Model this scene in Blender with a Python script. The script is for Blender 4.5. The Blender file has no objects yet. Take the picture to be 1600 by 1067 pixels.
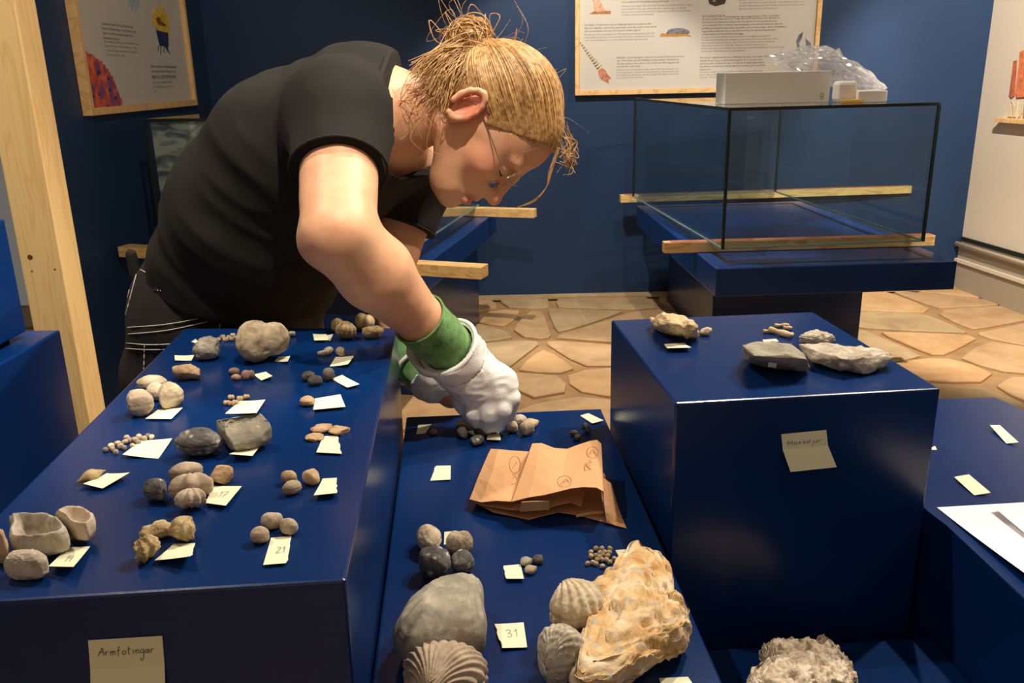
import bpy, bmesh, math, random
import numpy as np
from mathutils import Vector, Matrix
random.seed(7)
SC = bpy.context.scene
COL = SC.collection
# ------------------------------------------------------------------ camera
FPX, PITCH, ROLL, CAMZ = 1345.0, math.radians(17.25), math.radians(-1.26), 1.35
_f = np.array([0, math.cos(PITCH), -math.sin(PITCH)]); _r0 = np.array([1., 0, 0]); _u0 = np.cross(_r0, _f)
_r = math.cos(ROLL)*_r0 + math.sin(ROLL)*_u0; _u = -math.sin(ROLL)*_r0 + math.cos(ROLL)*_u0
EYE = np.array([0, 0, CAMZ])
cd = bpy.data.cameras.new('camera'); cam = bpy.data.objects.new('camera', cd); COL.objects.link(cam)
cd.sensor_width = 36; cd.lens = FPX/1600*36; cd.clip_start = .05
cam.matrix_world = Matrix(((_r[0], _u[0], -_f[0], 0), (_r[1], _u[1], -_f[1], 0), (_r[2], _u[2], -_f[2], CAMZ), (0, 0, 0, 1)))
SC.camera = cam
# ------------------------------------------------------------------ world, lamps, exposure
SC.view_settings.view_transform = 'Standard'; SC.view_settings.look = 'None'
SC.view_settings.exposure = 0.2; SC.view_settings.gamma = 1; SC.view_settings.use_curve_mapping = False
w = bpy.data.worlds.new('world'); SC.world = w; w.use_nodes = True
w.node_tree.nodes['Background'].inputs[0].default_value = (1.0, .92, .80, 1)
w.node_tree.nodes['Background'].inputs[1].default_value = .12
def lamp(name, loc, aim, watt, cone=70, blend=.35, size=.025, col=(1, .87, .70)):
    l = bpy.data.lights.new(name, 'SPOT'); l.energy = watt; l.spot_size = math.radians(cone); l.spot_blend = blend
    l.shadow_soft_size = size; l.color = col
    o = bpy.data.objects.new(name, l); COL.objects.link(o); o.location = loc
    o.rotation_euler = (Vector(aim)-Vector(loc)).to_track_quat('-Z', 'Y').to_euler()
lamp('spot_lamp', (.75, 1.75, 2.75), (-.2, 1.0, 1.0), 108, 70)
lamp('spot_lamp', (-1.0, 1.25, 2.75), (-.12, .8, 1.0), 62, 60)
lamp('spot_lamp', (1.2, 1.5, 2.75), (.32, .85, .85), 112, 62)
lamp('spot_lamp', (.15, .45, 2.75), (-1.3, 2.2, 1.1), 135, 80)
lamp('spot_lamp', (.15, 3.75, 2.75), (.4, 5.3, .35), 150, 62)
lamp('spot_lamp', (2.0, 3.75, 2.75), (1.1, 5.3, .9), 60, 70)
lamp('spot_lamp', (1.7, 3.0, 2.75), (2.95, 4.3, 1.0), 430, 74)
lamp('spot_lamp', (-.2, 2.2, 2.75), (1.3, 4.0, .7), 22, 60)
lamp('spot_lamp', (.8, 3.95, 2.75), (1.3, 4.2, .6), 60, 70)
lamp('spot_lamp', (.3, 3.9, 2.75), (.3, 3.1, 0), 170, 56)
lamp('spot_lamp', (-1.95, 2.9, 2.75), (-2.6, 3.0, 1.2), 60, 60)
def area(loc, aim, watt, sx, sy, col=(1, .85, .66)):
    l = bpy.data.lights.new('fill_light', 'AREA'); l.shape = 'RECTANGLE'; l.size = sx; l.size_y = sy; l.energy = watt; l.color = col
    o = bpy.data.objects.new('fill_light', l); COL.objects.link(o); o.location = loc
    o.rotation_euler = (Vector(aim)-Vector(loc)).to_track_quat('-Z', 'Y').to_euler()
area((.3, -.8, 2.9), (.3, -.8, 0), 15, 6, 3)  # added fill light, unseen above and behind the camera
lamp('spot_lamp', (.2, -.6, 2.75), (.2, -2.6, 1.0), 100, 90)  # added unseen lamp, brightens the wall behind the camera for bounce and glass reflections
# ------------------------------------------------------------------ helpers
def ray(x, y): return (x-800)/FPX*_r - (y-533.5)/FPX*_u + _f
def at_z(x, y, z): d = ray(x, y); return EYE + d*(z-CAMZ)/d[2]
def at_y(x, y, Y): d = ray(x, y); return EYE + d*Y/d[1]
def at_x(x, y, X): d = ray(x, y); return EYE + d*X/d[0]
def depth(P): return float((np.asarray(P)-EYE) @ _f)
def sm(a, b, x): t = np.clip((x-a)/(b-a), 0, 1); return t*t*(3-2*t)
def _hash(i, j, k, s):
    n = (i*374761393 + j*668265263 + k*1274126177 + s*974711) & 0xffffffff
    n = ((n ^ (n >> 13))*1274126177) & 0xffffffff
    return ((n ^ (n >> 16)) & 0xffff)/32767.5 - 1
def noise(p, s=0):
    p = np.asarray(p, float); i = np.floor(p).astype(np.int64); f = p-i; f = f*f*(3-2*f)
    o = 0
    for a in (0, 1):
        for b in (0, 1):
            for c in (0, 1):
                wt = (f[..., 0] if a else 1-f[..., 0])*(f[..., 1] if b else 1-f[..., 1])*(f[..., 2] if c else 1-f[..., 2])
                o = o + wt*_hash(i[..., 0]+a, i[..., 1]+b, i[..., 2]+c, s)
    return o
def fbm(p, s=0, n=4): return sum(noise(np.asarray(p)*2**k + 7.3*k, s+k)*.5**k for k in range(n))
def tag(o, label=None, cat=None, group=None, kind=None):
    if label: o['label'] = label
    if cat: o['category'] = cat
    if group: o['group'] = group
    if kind: o['kind'] = kind
    return o
def thing(name, loc, label, cat, group=None):
    o = bpy.data.objects.new(name, None); COL.objects.link(o); o.location = loc; o.empty_display_size = .02
    return tag(o, label, cat, group)
def wloc(o):
    v = Vector((0, 0, 0))
    while o: v += o.location; o = o.parent
    return v
def mobj(name, V, F, mat, parent=None, loc=None, smooth=False):
    """world-space vertices -> one mesh object; origin at loc (or at the parent's origin)"""
    V = np.asarray(V, float); org = np.array(wloc(parent)) if parent else np.zeros(3)
    if loc is not None: base = np.asarray(loc, float)
    else: base = org
    me = bpy.data.meshes.new(name); me.from_pydata((V-base).tolist(), [], [list(map(int, f)) for f in F] if not isinstance(F, np.ndarray) else F.tolist())
    if smooth: me.polygons.foreach_set('use_smooth', [True]*len(me.polygons))
    if mat: me.materials.append(mat)
    me.update()
    o = bpy.data.objects.new(name, me); COL.objects.link(o)
    if parent: o.parent = parent
    o.location = Vector((base-org).tolist())
    return o
def bm_obj(name, bm, mat, parent=None, loc=None, smooth=False):
    bmesh.ops.recalc_face_normals(bm, faces=bm.faces[:]); bm.verts.index_update()
    V = [v.co[:] for v in bm.verts]; F = [[v.index for v in f.verts] for f in bm.faces]; bm.free()
    return mobj(name, V, F, mat, parent, loc, smooth)
def prism(bm, quad, z0, z1, bev=0):
    """quad: list of (x,y) or (x,y) lists, extruded z0..z1"""
    lo = [bm.verts.new((p[0], p[1], z0)) for p in quad]; hi = [bm.verts.new((p[0], p[1], z1)) for p in quad]
    n = len(quad); fs = [bm.faces.new(lo[::-1]), bm.faces.new(hi)]
    for i in range(n): fs.append(bm.faces.new((lo[i], lo[(i+1) % n], hi[(i+1) % n], hi[i])))
    if bev:
        ed = list({e for f in fs for e in f.edges})
        bmesh.ops.bevel(bm, geom=ed, offset=bev, segments=2, profile=.5, affect='EDGES')
def hexa(bm, P, bev=0):
    """8 points: 4 bottom, 4 top"""
    v = [bm.verts.new(tuple(map(float, p))) for p in P]; n = 4
    fs = [bm.faces.new(v[3::-1]), bm.faces.new(v[4:])] + [bm.faces.new((v[i], v[(i+1) % 4], v[4+(i+1) % 4], v[4+i])) for i in range(4)]
    if bev: bmesh.ops.bevel(bm, geom=list({e for f in fs for e in f.edges}), offset=bev, segments=2, profile=.5, affect='EDGES')
def rect(x0, x1, y0, y1): return [(x0, y0), (x1, y0), (x1, y1), (x0, y1)]
def rbox(bm, c, half, yaw, z0, z1, bev=0):
    """rectangle at c, yaw clockwise seen from above (forward axis turned to +X)"""
    X = np.array([math.cos(yaw), -math.sin(yaw)]); Y = np.array([math.sin(yaw), math.cos(yaw)]); c = np.asarray(c, float)
    prism(bm, [c-X*half[0]-Y*half[1], c+X*half[0]-Y*half[1], c+X*half[0]+Y*half[1], c-X*half[0]+Y*half[1]], z0, z1, bev)
def tube(V, F, pts, rad, n=6, cap=True):
    pts = np.asarray(pts, float); m = len(pts); rad = np.broadcast_to(rad, (m,))
    T = np.gradient(pts, axis=0); T /= np.linalg.norm(T, axis=1)[:, None]+1e-12
    ref = np.array([0, 0, 1.]) if abs(T[0][2]) < .8 else np.array([1., 0, 0]); b = len(V); A = np.cross(T[0], ref); A /= np.linalg.norm(A)
    for i in range(m):
        A = A - T[i]*(A @ T[i]); A /= np.linalg.norm(A)+1e-12; B = np.cross(T[i], A)
        for k in range(n):
            t = 2*math.pi*k/n; V.append(pts[i]+rad[i]*(math.cos(t)*A+math.sin(t)*B))
    for i in range(m-1):
        for k in range(n): F.append((b+i*n+k, b+i*n+(k+1) % n, b+(i+1)*n+(k+1) % n, b+(i+1)*n+k))
    if cap: F.append(tuple(b+k for k in range(n))[::-1]); F.append(tuple(b+(m-1)*n+k for k in range(n)))
def smooth_path(pts, n=24):
    """Catmull-Rom through points"""
    P = np.asarray(pts, float); P = np.vstack([2*P[0]-P[1], P, 2*P[-1]-P[-2]]); out = []
    m = len(P)-3
    for q in np.linspace(0, m-1e-6, n):
        i = int(q); t = q-i; a, b, c, d = P[i:i+4]
        out.append(.5*((2*b)+(-a+c)*t+(2*a-5*b+4*c-d)*t*t+(-a+3*b-3*c+d)*t**3))
    return np.array(out)
# ------------------------------------------------------------------ materials
class NT:
    def __init__(s, name):
        s.m = bpy.data.materials.new(name); s.m.use_nodes = True; s.t = s.m.node_tree; s.b = s.t.nodes['Principled BSDF']
    def n(s, typ, **kw):
        x = s.t.nodes.new(typ)
        for k, v in kw.items():
            if k.startswith('i_'):
                key = k[2:]; key = int(key) if key.isdigit() else key.replace('_', ' '); x.inputs[key].default_value = v
            else: setattr(x, k, v)
        return x
    def l(s, a, ao, b, bi): s.t.links.new(a.outputs[ao], b.inputs[bi])
def rgb(c): return (c[0], c[1], c[2], 1)
def S(h):  # sRGB 0-255 -> linear
    return tuple(((v/255)/12.92 if v/255 < .04045 else ((v/255+.055)/1.055)**2.4) for v in h)
def mat_plain(name, c, rough=.6, spec=.5, metal=0, bump=0, bscale=200, vary=0, vscale=20, coat=0):
    t = NT(name); b = t.b; b.inputs['Base Color'].default_value = rgb(c); b.inputs['Roughness'].default_value = rough
    b.inputs['Specular IOR Level'].default_value = spec; b.inputs['Metallic'].default_value = metal; b.inputs['Coat Weight'].default_value = coat
    tc = t.n('ShaderNodeTexCoord')
    if vary:
        nz = t.n('ShaderNodeTexNoise', i_Scale=vscale, i_Detail=5.); t.l(tc, 'Object', nz, 'Vector')
        rp = t.n('ShaderNodeValToRGB'); rp.color_ramp.elements[0].position = .3; rp.color_ramp.elements[1].position = .7
        rp.color_ramp.elements[0].color = rgb([v*(1-vary) for v in c]); rp.color_ramp.elements[1].color = rgb([min(1, v*(1+vary)) for v in c])
        t.l(nz, 'Fac', rp, 'Fac'); t.l(rp, 'Color', b, 'Base Color')
    if bump:
        n2 = t.n('ShaderNodeTexNoise', i_Scale=bscale, i_Detail=4.); t.l(tc, 'Object', n2, 'Vector')
        bp = t.n('ShaderNodeBump', i_Strength=bump, i_Distance=.002); t.l(n2, 'Fac', bp, 'Height'); t.l(bp, 'Normal', b, 'Normal')
    return t.m
def mat_stone(name, cols, scale=40, bump=.5, rough=.85, veins=None, bs=260):
    """cols: list of (pos, linear colour)"""
    t = NT(name); b = t.b; b.inputs['Roughness'].default_value = rough; b.inputs['Specular IOR Level'].default_value = .25
    tc = t.n('ShaderNodeTexCoord'); nz = t.n('ShaderNodeTexNoise', i_Scale=scale, i_Detail=7., i_Roughness=.62, i_Distortion=.4)
    oi = t.n('ShaderNodeObjectInfo'); ad = t.n('ShaderNodeVectorMath', operation='ADD'); t.l(tc, 'Object', ad, 0); t.l(oi, 'Location', ad, 1)
    t.l(ad, 'Vector', nz, 'Vector')
    rp = t.n('ShaderNodeValToRGB'); e = rp.color_ramp.elements
    while len(e) < len(cols): e.new(.5)
    for k, (p, c) in enumerate(cols): e[k].position = p; e[k].color = rgb(c)
    t.l(nz, 'Fac', rp, 'Fac'); last = rp
    if veins:
        vo = t.n('ShaderNodeTexVoronoi', i_Scale=veins[0]); t.l(ad, 'Vector', vo, 'Vector')
        r2 = t.n('ShaderNodeValToRGB'); r2.color_ramp.elements[0].position = veins[2]; r2.color_ramp.elements[1].position = veins[2]+.12
        r2.color_ramp.elements[0].color = (1, 1, 1, 1); r2.color_ramp.elements[1].color = (0, 0, 0, 1); t.l(vo, 'Distance', r2, 'Fac')
        mx = t.n('ShaderNodeMix', data_type='RGBA'); mx.inputs[7].default_value = rgb(veins[1]); t.l(r2, 'Color', mx, 0); t.l(rp, 'Color', mx, 6)
        t.l(mx, 2, b, 'Base Color')
    else: t.l(rp, 'Color', b, 'Base Color')
    n2 = t.n('ShaderNodeTexNoise', i_Scale=bs, i_Detail=6., i_Roughness=.65); t.l(ad, 'Vector', n2, 'Vector')
    bp = t.n('ShaderNodeBump', i_Strength=bump, i_Distance=.0015); t.l(n2, 'Fac', bp, 'Height'); t.l(bp, 'Normal', b, 'Normal')
    return t.m
def mat_wood(name, light, dark, axis=(1, 1, 12), scale=6, rough=.5):
    t = NT(name); b = t.b; b.inputs['Roughness'].default_value = rough; tc = t.n('ShaderNodeTexCoord')
    mp = t.n('ShaderNodeMapping'); mp.inputs['Scale'].default_value = axis; t.l(tc, 'Object', mp, 'Vector')
    nz = t.n('ShaderNodeTexNoise', i_Scale=scale, i_Detail=4., i_Distortion=1.2); t.l(mp, 'Vector', nz, 'Vector')
    wv = t.n('ShaderNodeMath', operation='MULTIPLY'); wv.inputs[1].default_value = 9; t.l(nz, 'Fac', wv, 0)
    fr = t.n('ShaderNodeMath', operation='PINGPONG'); fr.inputs[1].default_value = 1; t.l(wv, 0, fr, 0)
    rp = t.n('ShaderNodeValToRGB'); rp.color_ramp.elements[0].color = rgb(light); rp.color_ramp.elements[1].color = rgb(dark)
    rp.color_ramp.elements[0].position = .45; t.l(fr, 0, rp, 'Fac'); t.l(rp, 'Color', b, 'Base Color')
    return t.m
def mat_glass(name, tint=(.90, .945, .935), rough=.02, gl=1.0, f0=.06):
    t = NT(name); t.t.nodes.remove(t.b); out = t.t.nodes['Material Output']
    tr = t.n('ShaderNodeBsdfTransparent'); tr.inputs[0].default_value = rgb(tint)
    g = t.n('ShaderNodeBsdfGlossy'); g.inputs['Roughness'].default_value = rough; g.inputs[0].default_value = (gl, gl, gl, 1)
    lw = t.n('ShaderNodeLayerWeight'); lw.inputs[0].default_value = .5; pw = t.n('ShaderNodeMath', operation='POWER'); pw.inputs[1].default_value = 4; t.l(lw, 'Facing', pw, 0); fr = t.n('ShaderNodeMapRange'); fr.inputs[3].default_value = f0; fr.inputs[4].default_value = .9; t.l(pw, 0, fr, 0)
    mx = t.n('ShaderNodeMixShader'); t.l(fr, 0, mx, 0); t.l(tr, 0, mx, 1); t.l(g, 0, mx, 2); t.l(mx, 0, out, 'Surface')
    return t.m
def mat_blue(name, c, rough=.3, scuff=.25):
    t = NT(name); b = t.b; tc = t.n('ShaderNodeTexCoord'); b.inputs['Specular IOR Level'].default_value = .4
    nz = t.n('ShaderNodeTexNoise', i_Scale=5., i_Detail=6.); t.l(tc, 'Object', nz, 'Vector')
    rp = t.n('ShaderNodeValToRGB'); rp.color_ramp.elements[0].color = rgb([v*.9 for v in c]); rp.color_ramp.elements[1].color = rgb([v*1.1 for v in c]); t.l(nz, 'Fac', rp, 'Fac'); t.l(rp, 'Color', b, 'Base Color')
    rr = t.n('ShaderNodeMapRange'); rr.inputs[3].default_value = rough-.04; rr.inputs[4].default_value = rough+.08; t.l(nz, 'Fac', rr, 0); t.l(rr, 0, b, 'Roughness')
    n2 = t.n('ShaderNodeTexNoise', i_Scale=420., i_Detail=2.); t.l(tc, 'Object', n2, 'Vector')
    bp = t.n('ShaderNodeBump', i_Strength=.06, i_Distance=.001); t.l(n2, 'Fac', bp, 'Height'); t.l(bp, 'Normal', b, 'Normal')
    return t.m
M = {}
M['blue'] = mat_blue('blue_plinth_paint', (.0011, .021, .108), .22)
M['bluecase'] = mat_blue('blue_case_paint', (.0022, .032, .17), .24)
M['wallblue'] = mat_plain('blue_wall_paint', (.014, .042, .118), .55, .35, bump=.25, bscale=90, vary=.08, vscale=3)
M['wallwhite'] = mat_plain('cream_wall_paint', (.72, .64, .53), .8, .2, bump=.2, bscale=60)
M['grayboard'] = mat_plain('grey_baseboard_paint', (.42, .37, .29), .5)
M['ceil'] = mat_plain('ceiling_paint', (.55, .5, .43), .9)
M['wood'] = mat_wood('pine_wood', S((250, 216, 154)), S((240, 200, 134)), (14, 14, 1.2), 2.2)
M['batten'] = mat_wood('batten_wood', S((240, 204, 140)), S((215, 168, 100)), (1.5, 14, 14), 2.0)
M['battenold'] = mat_wood('old_batten_wood', S((228, 196, 134)), S((196, 150, 96)), (1.5, 14, 14), 2.0)
M['stain'] = mat_plain('reddish_batten_stain', S((168, 100, 76)), .7, vary=.25, vscale=14)
M['knot'] = mat_plain('wood_knot', S((110, 66, 34)), .6)
M['frame'] = mat_wood('poster_frame_wood', S((240, 200, 140)), S((222, 176, 112)), (3, 14, 3), 2.0)
M['print'] = mat_plain('poster_print', (.62, .60, .57), .45, .4)
M['ink'] = mat_plain('grey_ink', (.10, .095, .09), .7)
M['inkl'] = mat_plain('pale_grey_ink', (.22, .21, .20), .7)
M['pencil'] = mat_plain('pencil_line', (.34, .33, .28), .6)
M['note'] = mat_plain('cream_note_paper', (.80, .79, .58), .75, .2)
M['white'] = mat_plain('white_paper', (.86, .85, .88), .7, .2)
M['card'] = mat_plain('white_card', (.80, .78, .76), .6, .3)
M['foam'] = mat_plain('white_foam', (.86, .85, .82), .8, .2)
M['tape'] = mat_plain('yellow_tape', S((240, 186, 80)), .4)
M['kraft'] = mat_plain('kraft_paper', S((218, 168, 122)), .62, .3, bump=.15, bscale=300, vary=.06, vscale=25)
M['glass'] = mat_glass('case_glass')
M['seal'] = mat_plain('dark_glass_edge', (.012, .02, .018), .3)
M['edge'] = mat_plain('pale_glass_edge', (.22, .34, .32), .2)
M['groove'] = mat_plain('dark_groove', (.004, .007, .02), .4)
M['dark'] = mat_plain('shadow_gap_black', (.01, .01, .012), .7)
M['mortar'] = mat_plain('floor_mortar', S((166, 134, 98)), .9, .2, bump=.6, bscale=120, vary=.15, vscale=12)
M['plastic'] = None
def mat_plasticbag():
    t = NT('clear_plastic_film'); t.t.nodes.remove(t.b); out = t.t.nodes['Material Output']
    tr = t.n('ShaderNodeBsdfTransparent'); tr.inputs[0].default_value = (.93, .94, .96, 1)
    g = t.n('ShaderNodeBsdfGlossy'); g.inputs['Roughness'].default_value = .12; d = t.n('ShaderNodeBsdfTranslucent'); d.inputs[0].default_value = (.9, .9, .93, 1)
    d2 = t.n('ShaderNodeBsdfDiffuse'); d2.inputs[0].default_value = (.8, .8, .84, 1)
    ma = t.n('ShaderNodeMixShader'); ma.inputs[0].default_value = .5; t.l(d, 0, ma, 1); t.l(d2, 0, ma, 2)
    mb = t.n('ShaderNodeMixShader'); mb.inputs[0].default_value = .34; t.l(tr, 0, mb, 1); t.l(ma, 0, mb, 2)
    mc = t.n('ShaderNodeMixShader'); mc.inputs[0].default_value = .26; t.l(mb, 0, mc, 1); t.l(g, 0, mc, 2); t.l(mc, 0, out, 'Surface')
    return t.m
M['plastic'] = mat_plasticbag()
# ------------------------------------------------------------------ the setting
XL, YB = -1.75, 5.31
def wallbox(name, quad, z0, z1, mat):
    bm = bmesh.new(); prism(bm, quad, z0, z1); o = bm_obj(name, bm, mat); return o
ww = wallbox('wall_back', [(-1.85, YB), (2.85, YB), (2.85, YB+.12), (-1.85, YB+.12)], 0, 2.95, M['wallblue'])
tag(ww, 'dark blue painted wall behind the two glass cases', kind='structure')
tag(wallbox('wall_left', [(XL-.1, 3.22), (XL, 3.22), (XL, YB), (XL-.1, YB)], 0, 2.95, M['wallblue']), 'dark blue wall carrying the coral poster on the left', kind='structure')
RW0, RW1 = np.array([2.825, YB]), np.array([2.99, 3.9]); dR = (RW1-RW0)/np.linalg.norm(RW1-RW0); RW1 = RW0+dR*5.2; nR = np.array([-dR[1], dR[0]])
if nR[0] > 0: nR = -nR       # into the room
tag(wallbox('wall_right', [RW0, RW1, RW1-nR*.12, RW0-nR*.12], 0, 2.95, M['wallwhite']), 'cream white wall on the right with low pipes', kind='structure')
tag(wallbox('wall_front', rect(-3.6, 3.8, -2.7, -2.6), 0, 2.95, M['wallwhite']), 'cream wall behind the viewer', kind='structure')
tag(wallbox('ceiling', [(-3.6, -2.7), (3.8, -2.7), (3.8, YB+.1), (-3.6, YB+.1)], 2.95, 3.05, M['ceil']), 'plain pale ceiling', kind='structure')
# far left: rough white-washed rubble wall seen in the gap beside the post
def rubble():
    ny, nz = 60, 60; V = []; F = []
    for i in range(ny):
        for k in range(nz):
            y, z = 2.2+1.6*i/(ny-1), .75+2.0*k/(nz-1); q = np.array([y*9, z*13, 3.])
            V.append((-2.62+.035*float(fbm(q, 5))+.02*float(noise(q*3, 9)), y, z))
    for i in range(ny-1):
        for k in range(nz-1): a = i*nz+k; F.append((a, a+nz, a+nz+1, a+1))
    return mobj('wall_far', V, F, mat_stone('whitewashed_rubble', [(.3, (.35, .27, .2)), (.5, (.7, .62, .52)), (.7, (.8, .74, .66))], 9, .8), smooth=True)
tag(rubble(), 'rough whitewashed rubble wall glimpsed beyond the pine post', kind='structure')
tag(wallbox('trim_1', rect(-2.75, -2.35, 2.2, 3.8), 0, .80, M['grayboard']), 'grey ledge under the rubble wall', kind='structure')
# right wall skirting and pipes
def along(s, off): return RW0+dR*s+nR*off
def rail(name, z0, z1, o0, o1, mat, label):
    tag(wallbox(name, [along(0.01, o0), along(5, o0), along(5, o1), along(.01, o1)], z0, z1, mat), label, kind='structure')
rail('baseboard_right', 0, .17, 0, .025, M['grayboard'], 'grey lower skirting along the cream wall')
rail('trim_2', .17, .19, 0, .04, M['wallwhite'], 'pale ledge above the grey skirting')
rail('trim_3', .19, .27, 0, .02, M['grayboard'], 'grey upper skirting band')
def pipe(name, z, off, r, mat, label):
    V = []; F = []; a, b = along(.02, off), along(5, off); tube(V, F, [(a[0], a[1], z), (*(a+b)/2, z), (b[0], b[1], z)], r, 10)
    tag(mobj(name, V, F, mat, smooth=True), label, kind='structure')
pipe('trim_4', .285, .045, .014, M['wallwhite'], 'thin pale pipe running along the right wall')
rail('trim_5', .30, .325, 0, .012, M['seal'], 'dark slot line above the pipe')
# ---- floor: mortar bed + single flagstones
fl = wallbox('floor', [(-3.6, -2.7), (3.9, -2.7), (3.9, YB+.1), (-3.6, YB+.1)], -.08, -.012, M['mortar'])
tag(fl, 'floor of irregular sandstone flags in wide mortar', kind='structure')
fmats = [mat_stone('flagstone_%s' % n, [(.3, S(a)), (.52, S(b)), (.75, S(c))], 5, .5, .75, bs=60) for n, a, b, c in
         (('tan', (174, 142, 106), (194, 162, 124), (208, 178, 140)), ('warm', (186, 148, 106), (206, 168, 124), (218, 184, 142)), ('grey', (160, 136, 104), (184, 160, 124), (200, 176, 140)))]
seeds = []
for cx, cy in ((1000, 280), (1290, 270), (820, 270), (1150, 560), (1390, 520), (640, 330), (800, 520), (1480, 680), (1060, 715), (1300, 900), (740, 760), (320, 820), (560, 150), (1540, 330), (1000, 110), (1350, 110)):
    p = at_z(600+cx/4.444, 440+cy/4.444, 0); seeds.append((p[0], p[1]))
for cx, cy in ((330, 400), (590, 380), (850, 480), (400, 505), (480, 620), (700, 790), (960, 720), (800, 920), (290, 640), (620, 330), (1150, 560), (1100, 880)):
    p = at_z(1300+cx/3.556, 360+cy/3.556, 0); seeds.append((p[0], p[1]))
rs = random.Random(3)
for k in range(900):
    p = (rs.uniform(-3.4, 3.5), rs.uniform(.2, 5.4))
    if all((p[0]-q[0])**2+(p[1]-q[1])**2 > (.60**2 if p[1] > 2.2 else .7**2) for q in seeds): seeds.append(p)
def clip(poly, n, c):
    out = []
    for i in range(len(poly)):
        a, b = poly[i], poly[(i+1) % len(poly)]; da, db = a @ n-c, b @ n-c
        if da <= 0: out.append(a)
        if da*db < 0: out.append(a+(b-a)*da/(da-db))
    return out
def flag(s, i):
    s = np.array(s); poly = [np.array(p, float) for p in ((-3.5, .0), (3.6, .0), (3.6, 5.29), (-3.5, 5.29))]
    for j, q in enumerate(seeds):
        q = np.array(q)
        if j == i or np.hypot(*(q-s)) > 1.6: continue
        d = q-s; L = np.hypot(*d); n = d/L; gap = .005+.014*((i*7+j*7) % 5)/4
        poly = clip(poly, n, (s+q) @ n/2-gap)
        if len(poly) < 3: return
    pts = []
    for a in range(len(poly)):
        A, B = poly[a], poly[(a+1) % len(poly)]; n = max(1, int(np.hypot(*(B-A))/.11))
        for k in range(n): pts.append(A+(B-A)*k/n)
    c = np.mean(pts, axis=0); P = []
    for k, p in enumerate(pts):
        pr, nx = pts[k-1], pts[(k+1) % len(pts)]; p = p*.7+(pr+nx)*.15
        p = p+(c-p)*.03*(1+float(noise(np.array([p[0]*7, p[1]*7, i*3.]), 4))); P.append(p)
    n = len(P); h = rs.uniform(-.002, .004); V = [(*p, -.02) for p in P]+[(*p, h-.004) for p in P]+[(*(p+(c-p)*.03), h) for p in P]; F = []
    for k in range(n):
        m = (k+1) % n; F += [(k, m, n+m, n+k), (n+k, n+m, 2*n+m, 2*n+k)]
    F.append(tuple(range(2*n, 3*n)))
    mobj('flagstone', V, F, fmats[(i*5+i//3) % 3], fl, loc=(c[0], c[1], 0))
for i, s in enumerate(seeds): flag(s, i)
# low stone strip at the foot of the back wall
tag(wallbox('baseboard_back', [(-1.7, YB-.09), (2.8, YB-.09), (2.8, YB), (-1.7, YB)], 0, .012, fmats[2]), 'pale stone strip at the foot of the blue wall', kind='structure')
# ------------------------------------------------------------------ the painted plinths
ZL, ZM, ZR, ZT, ZS = 1.00, .845, 1.005, .85, .706
def xy(px, py, z): p = at_z(px, py, z); return np.array([p[0], p[1]])
def plinth(name, quad, z, label, bev=.0025, cat='plinth'):
    bm = bmesh.new(); prism(bm, quad, 0, z, bev); c = np.mean(quad, axis=0)
    return tag(bm_obj(name, bm, M['blue'], loc=(c[0], c[1], 0)), label, cat)
FR, BR, BL = xy(540, 906, ZL), xy(620, 512, ZL), xy(288, 513, ZL)
fl0 = xy(0, 939, ZL); FL = BL+(xy(0, 798, ZL)-BL)*1.28; FL[1] = FR[1]+(fl0[1]-FR[1])*((FL[0]-FR[0])/(fl0[0]-FR[0]))
QL = [FL, FR, BR, BL]
plinth('display_plinth', QL, ZL, 'tall blue plinth on the left crowded with rows of small fossils')
a, b, c, d = xy(635, 651, ZM), xy(944, 638, ZM), xy(1140, 1067, ZM), xy(583, 1050, ZM)
QM = [a+(d-a)*1.35, b+(c-b)*1.42+np.array([-.006, 0]), b+np.array([-.005, 0]), a]
plinth('display_plinth', QM, ZM, 'blue plinth in the middle with the brown paper bag on it')
QR = [xy(1055, 630, ZR), xy(1470, 607, ZR), xy(1270, 487, ZR), xy(955, 500, ZR)]
plinth('display_plinth', QR, ZR, 'tall blue plinth on the right with slabs of rock and a note on its front')
a, b, c, d, e = [xy(*p, ZT) for p in ((1452, 788), (1600, 910), (1472, 622), (1555, 620), (1600, 642))]
QT = [np.array([.512, .30]), np.array([.95, .32]), e+np.array([.12, -.25]), e, d, np.array([QR[2][0]+.03, c[1]]), QR[2]+np.array([.006, .01]), QR[1]+np.array([.007, 0]), QR[1]+np.array([.012, -.03])]
dxy = (c-a)/np.linalg.norm(c-a)
plinth('display_plinth', QT, ZT, 'low blue plinth at the right edge with the white sheet of paper')
QS = [(.212, .30), (.506, .30), (.488, .862), (.178, .848)]
plinth('display_plinth', QS, ZS, 'lowest blue plinth at bottom right under the pitted coral rock')
# blue steps at the far left
bm = bmesh.new(); prism(bm, rect(-1.35, -.722, .55, 1.325), 0, .975, .003); tag(bm_obj('display_plinth', bm, M['bluecase'], loc=(-1.0, .95, 0)), 'blue stepped plinth at the left edge in front of the pine post', 'plinth')
bm = bmesh.new(); prism(bm, rect(-1.33, -.752, .45, 1.285), .985, 1.16, .003); up = bm_obj('display_box', bm, M['bluecase'], loc=(-1.0, .9, .975)); tag(up, 'blue box standing on the stepped plinth at the left edge', 'box')
bm = bmesh.new(); prism(bm, rect(-1.31, -.77, .5, 1.265), .975, .986); bm_obj('base_recess', bm, M['dark'], up)  # shadow gap under the box, its shade put into a near-black colour
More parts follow.
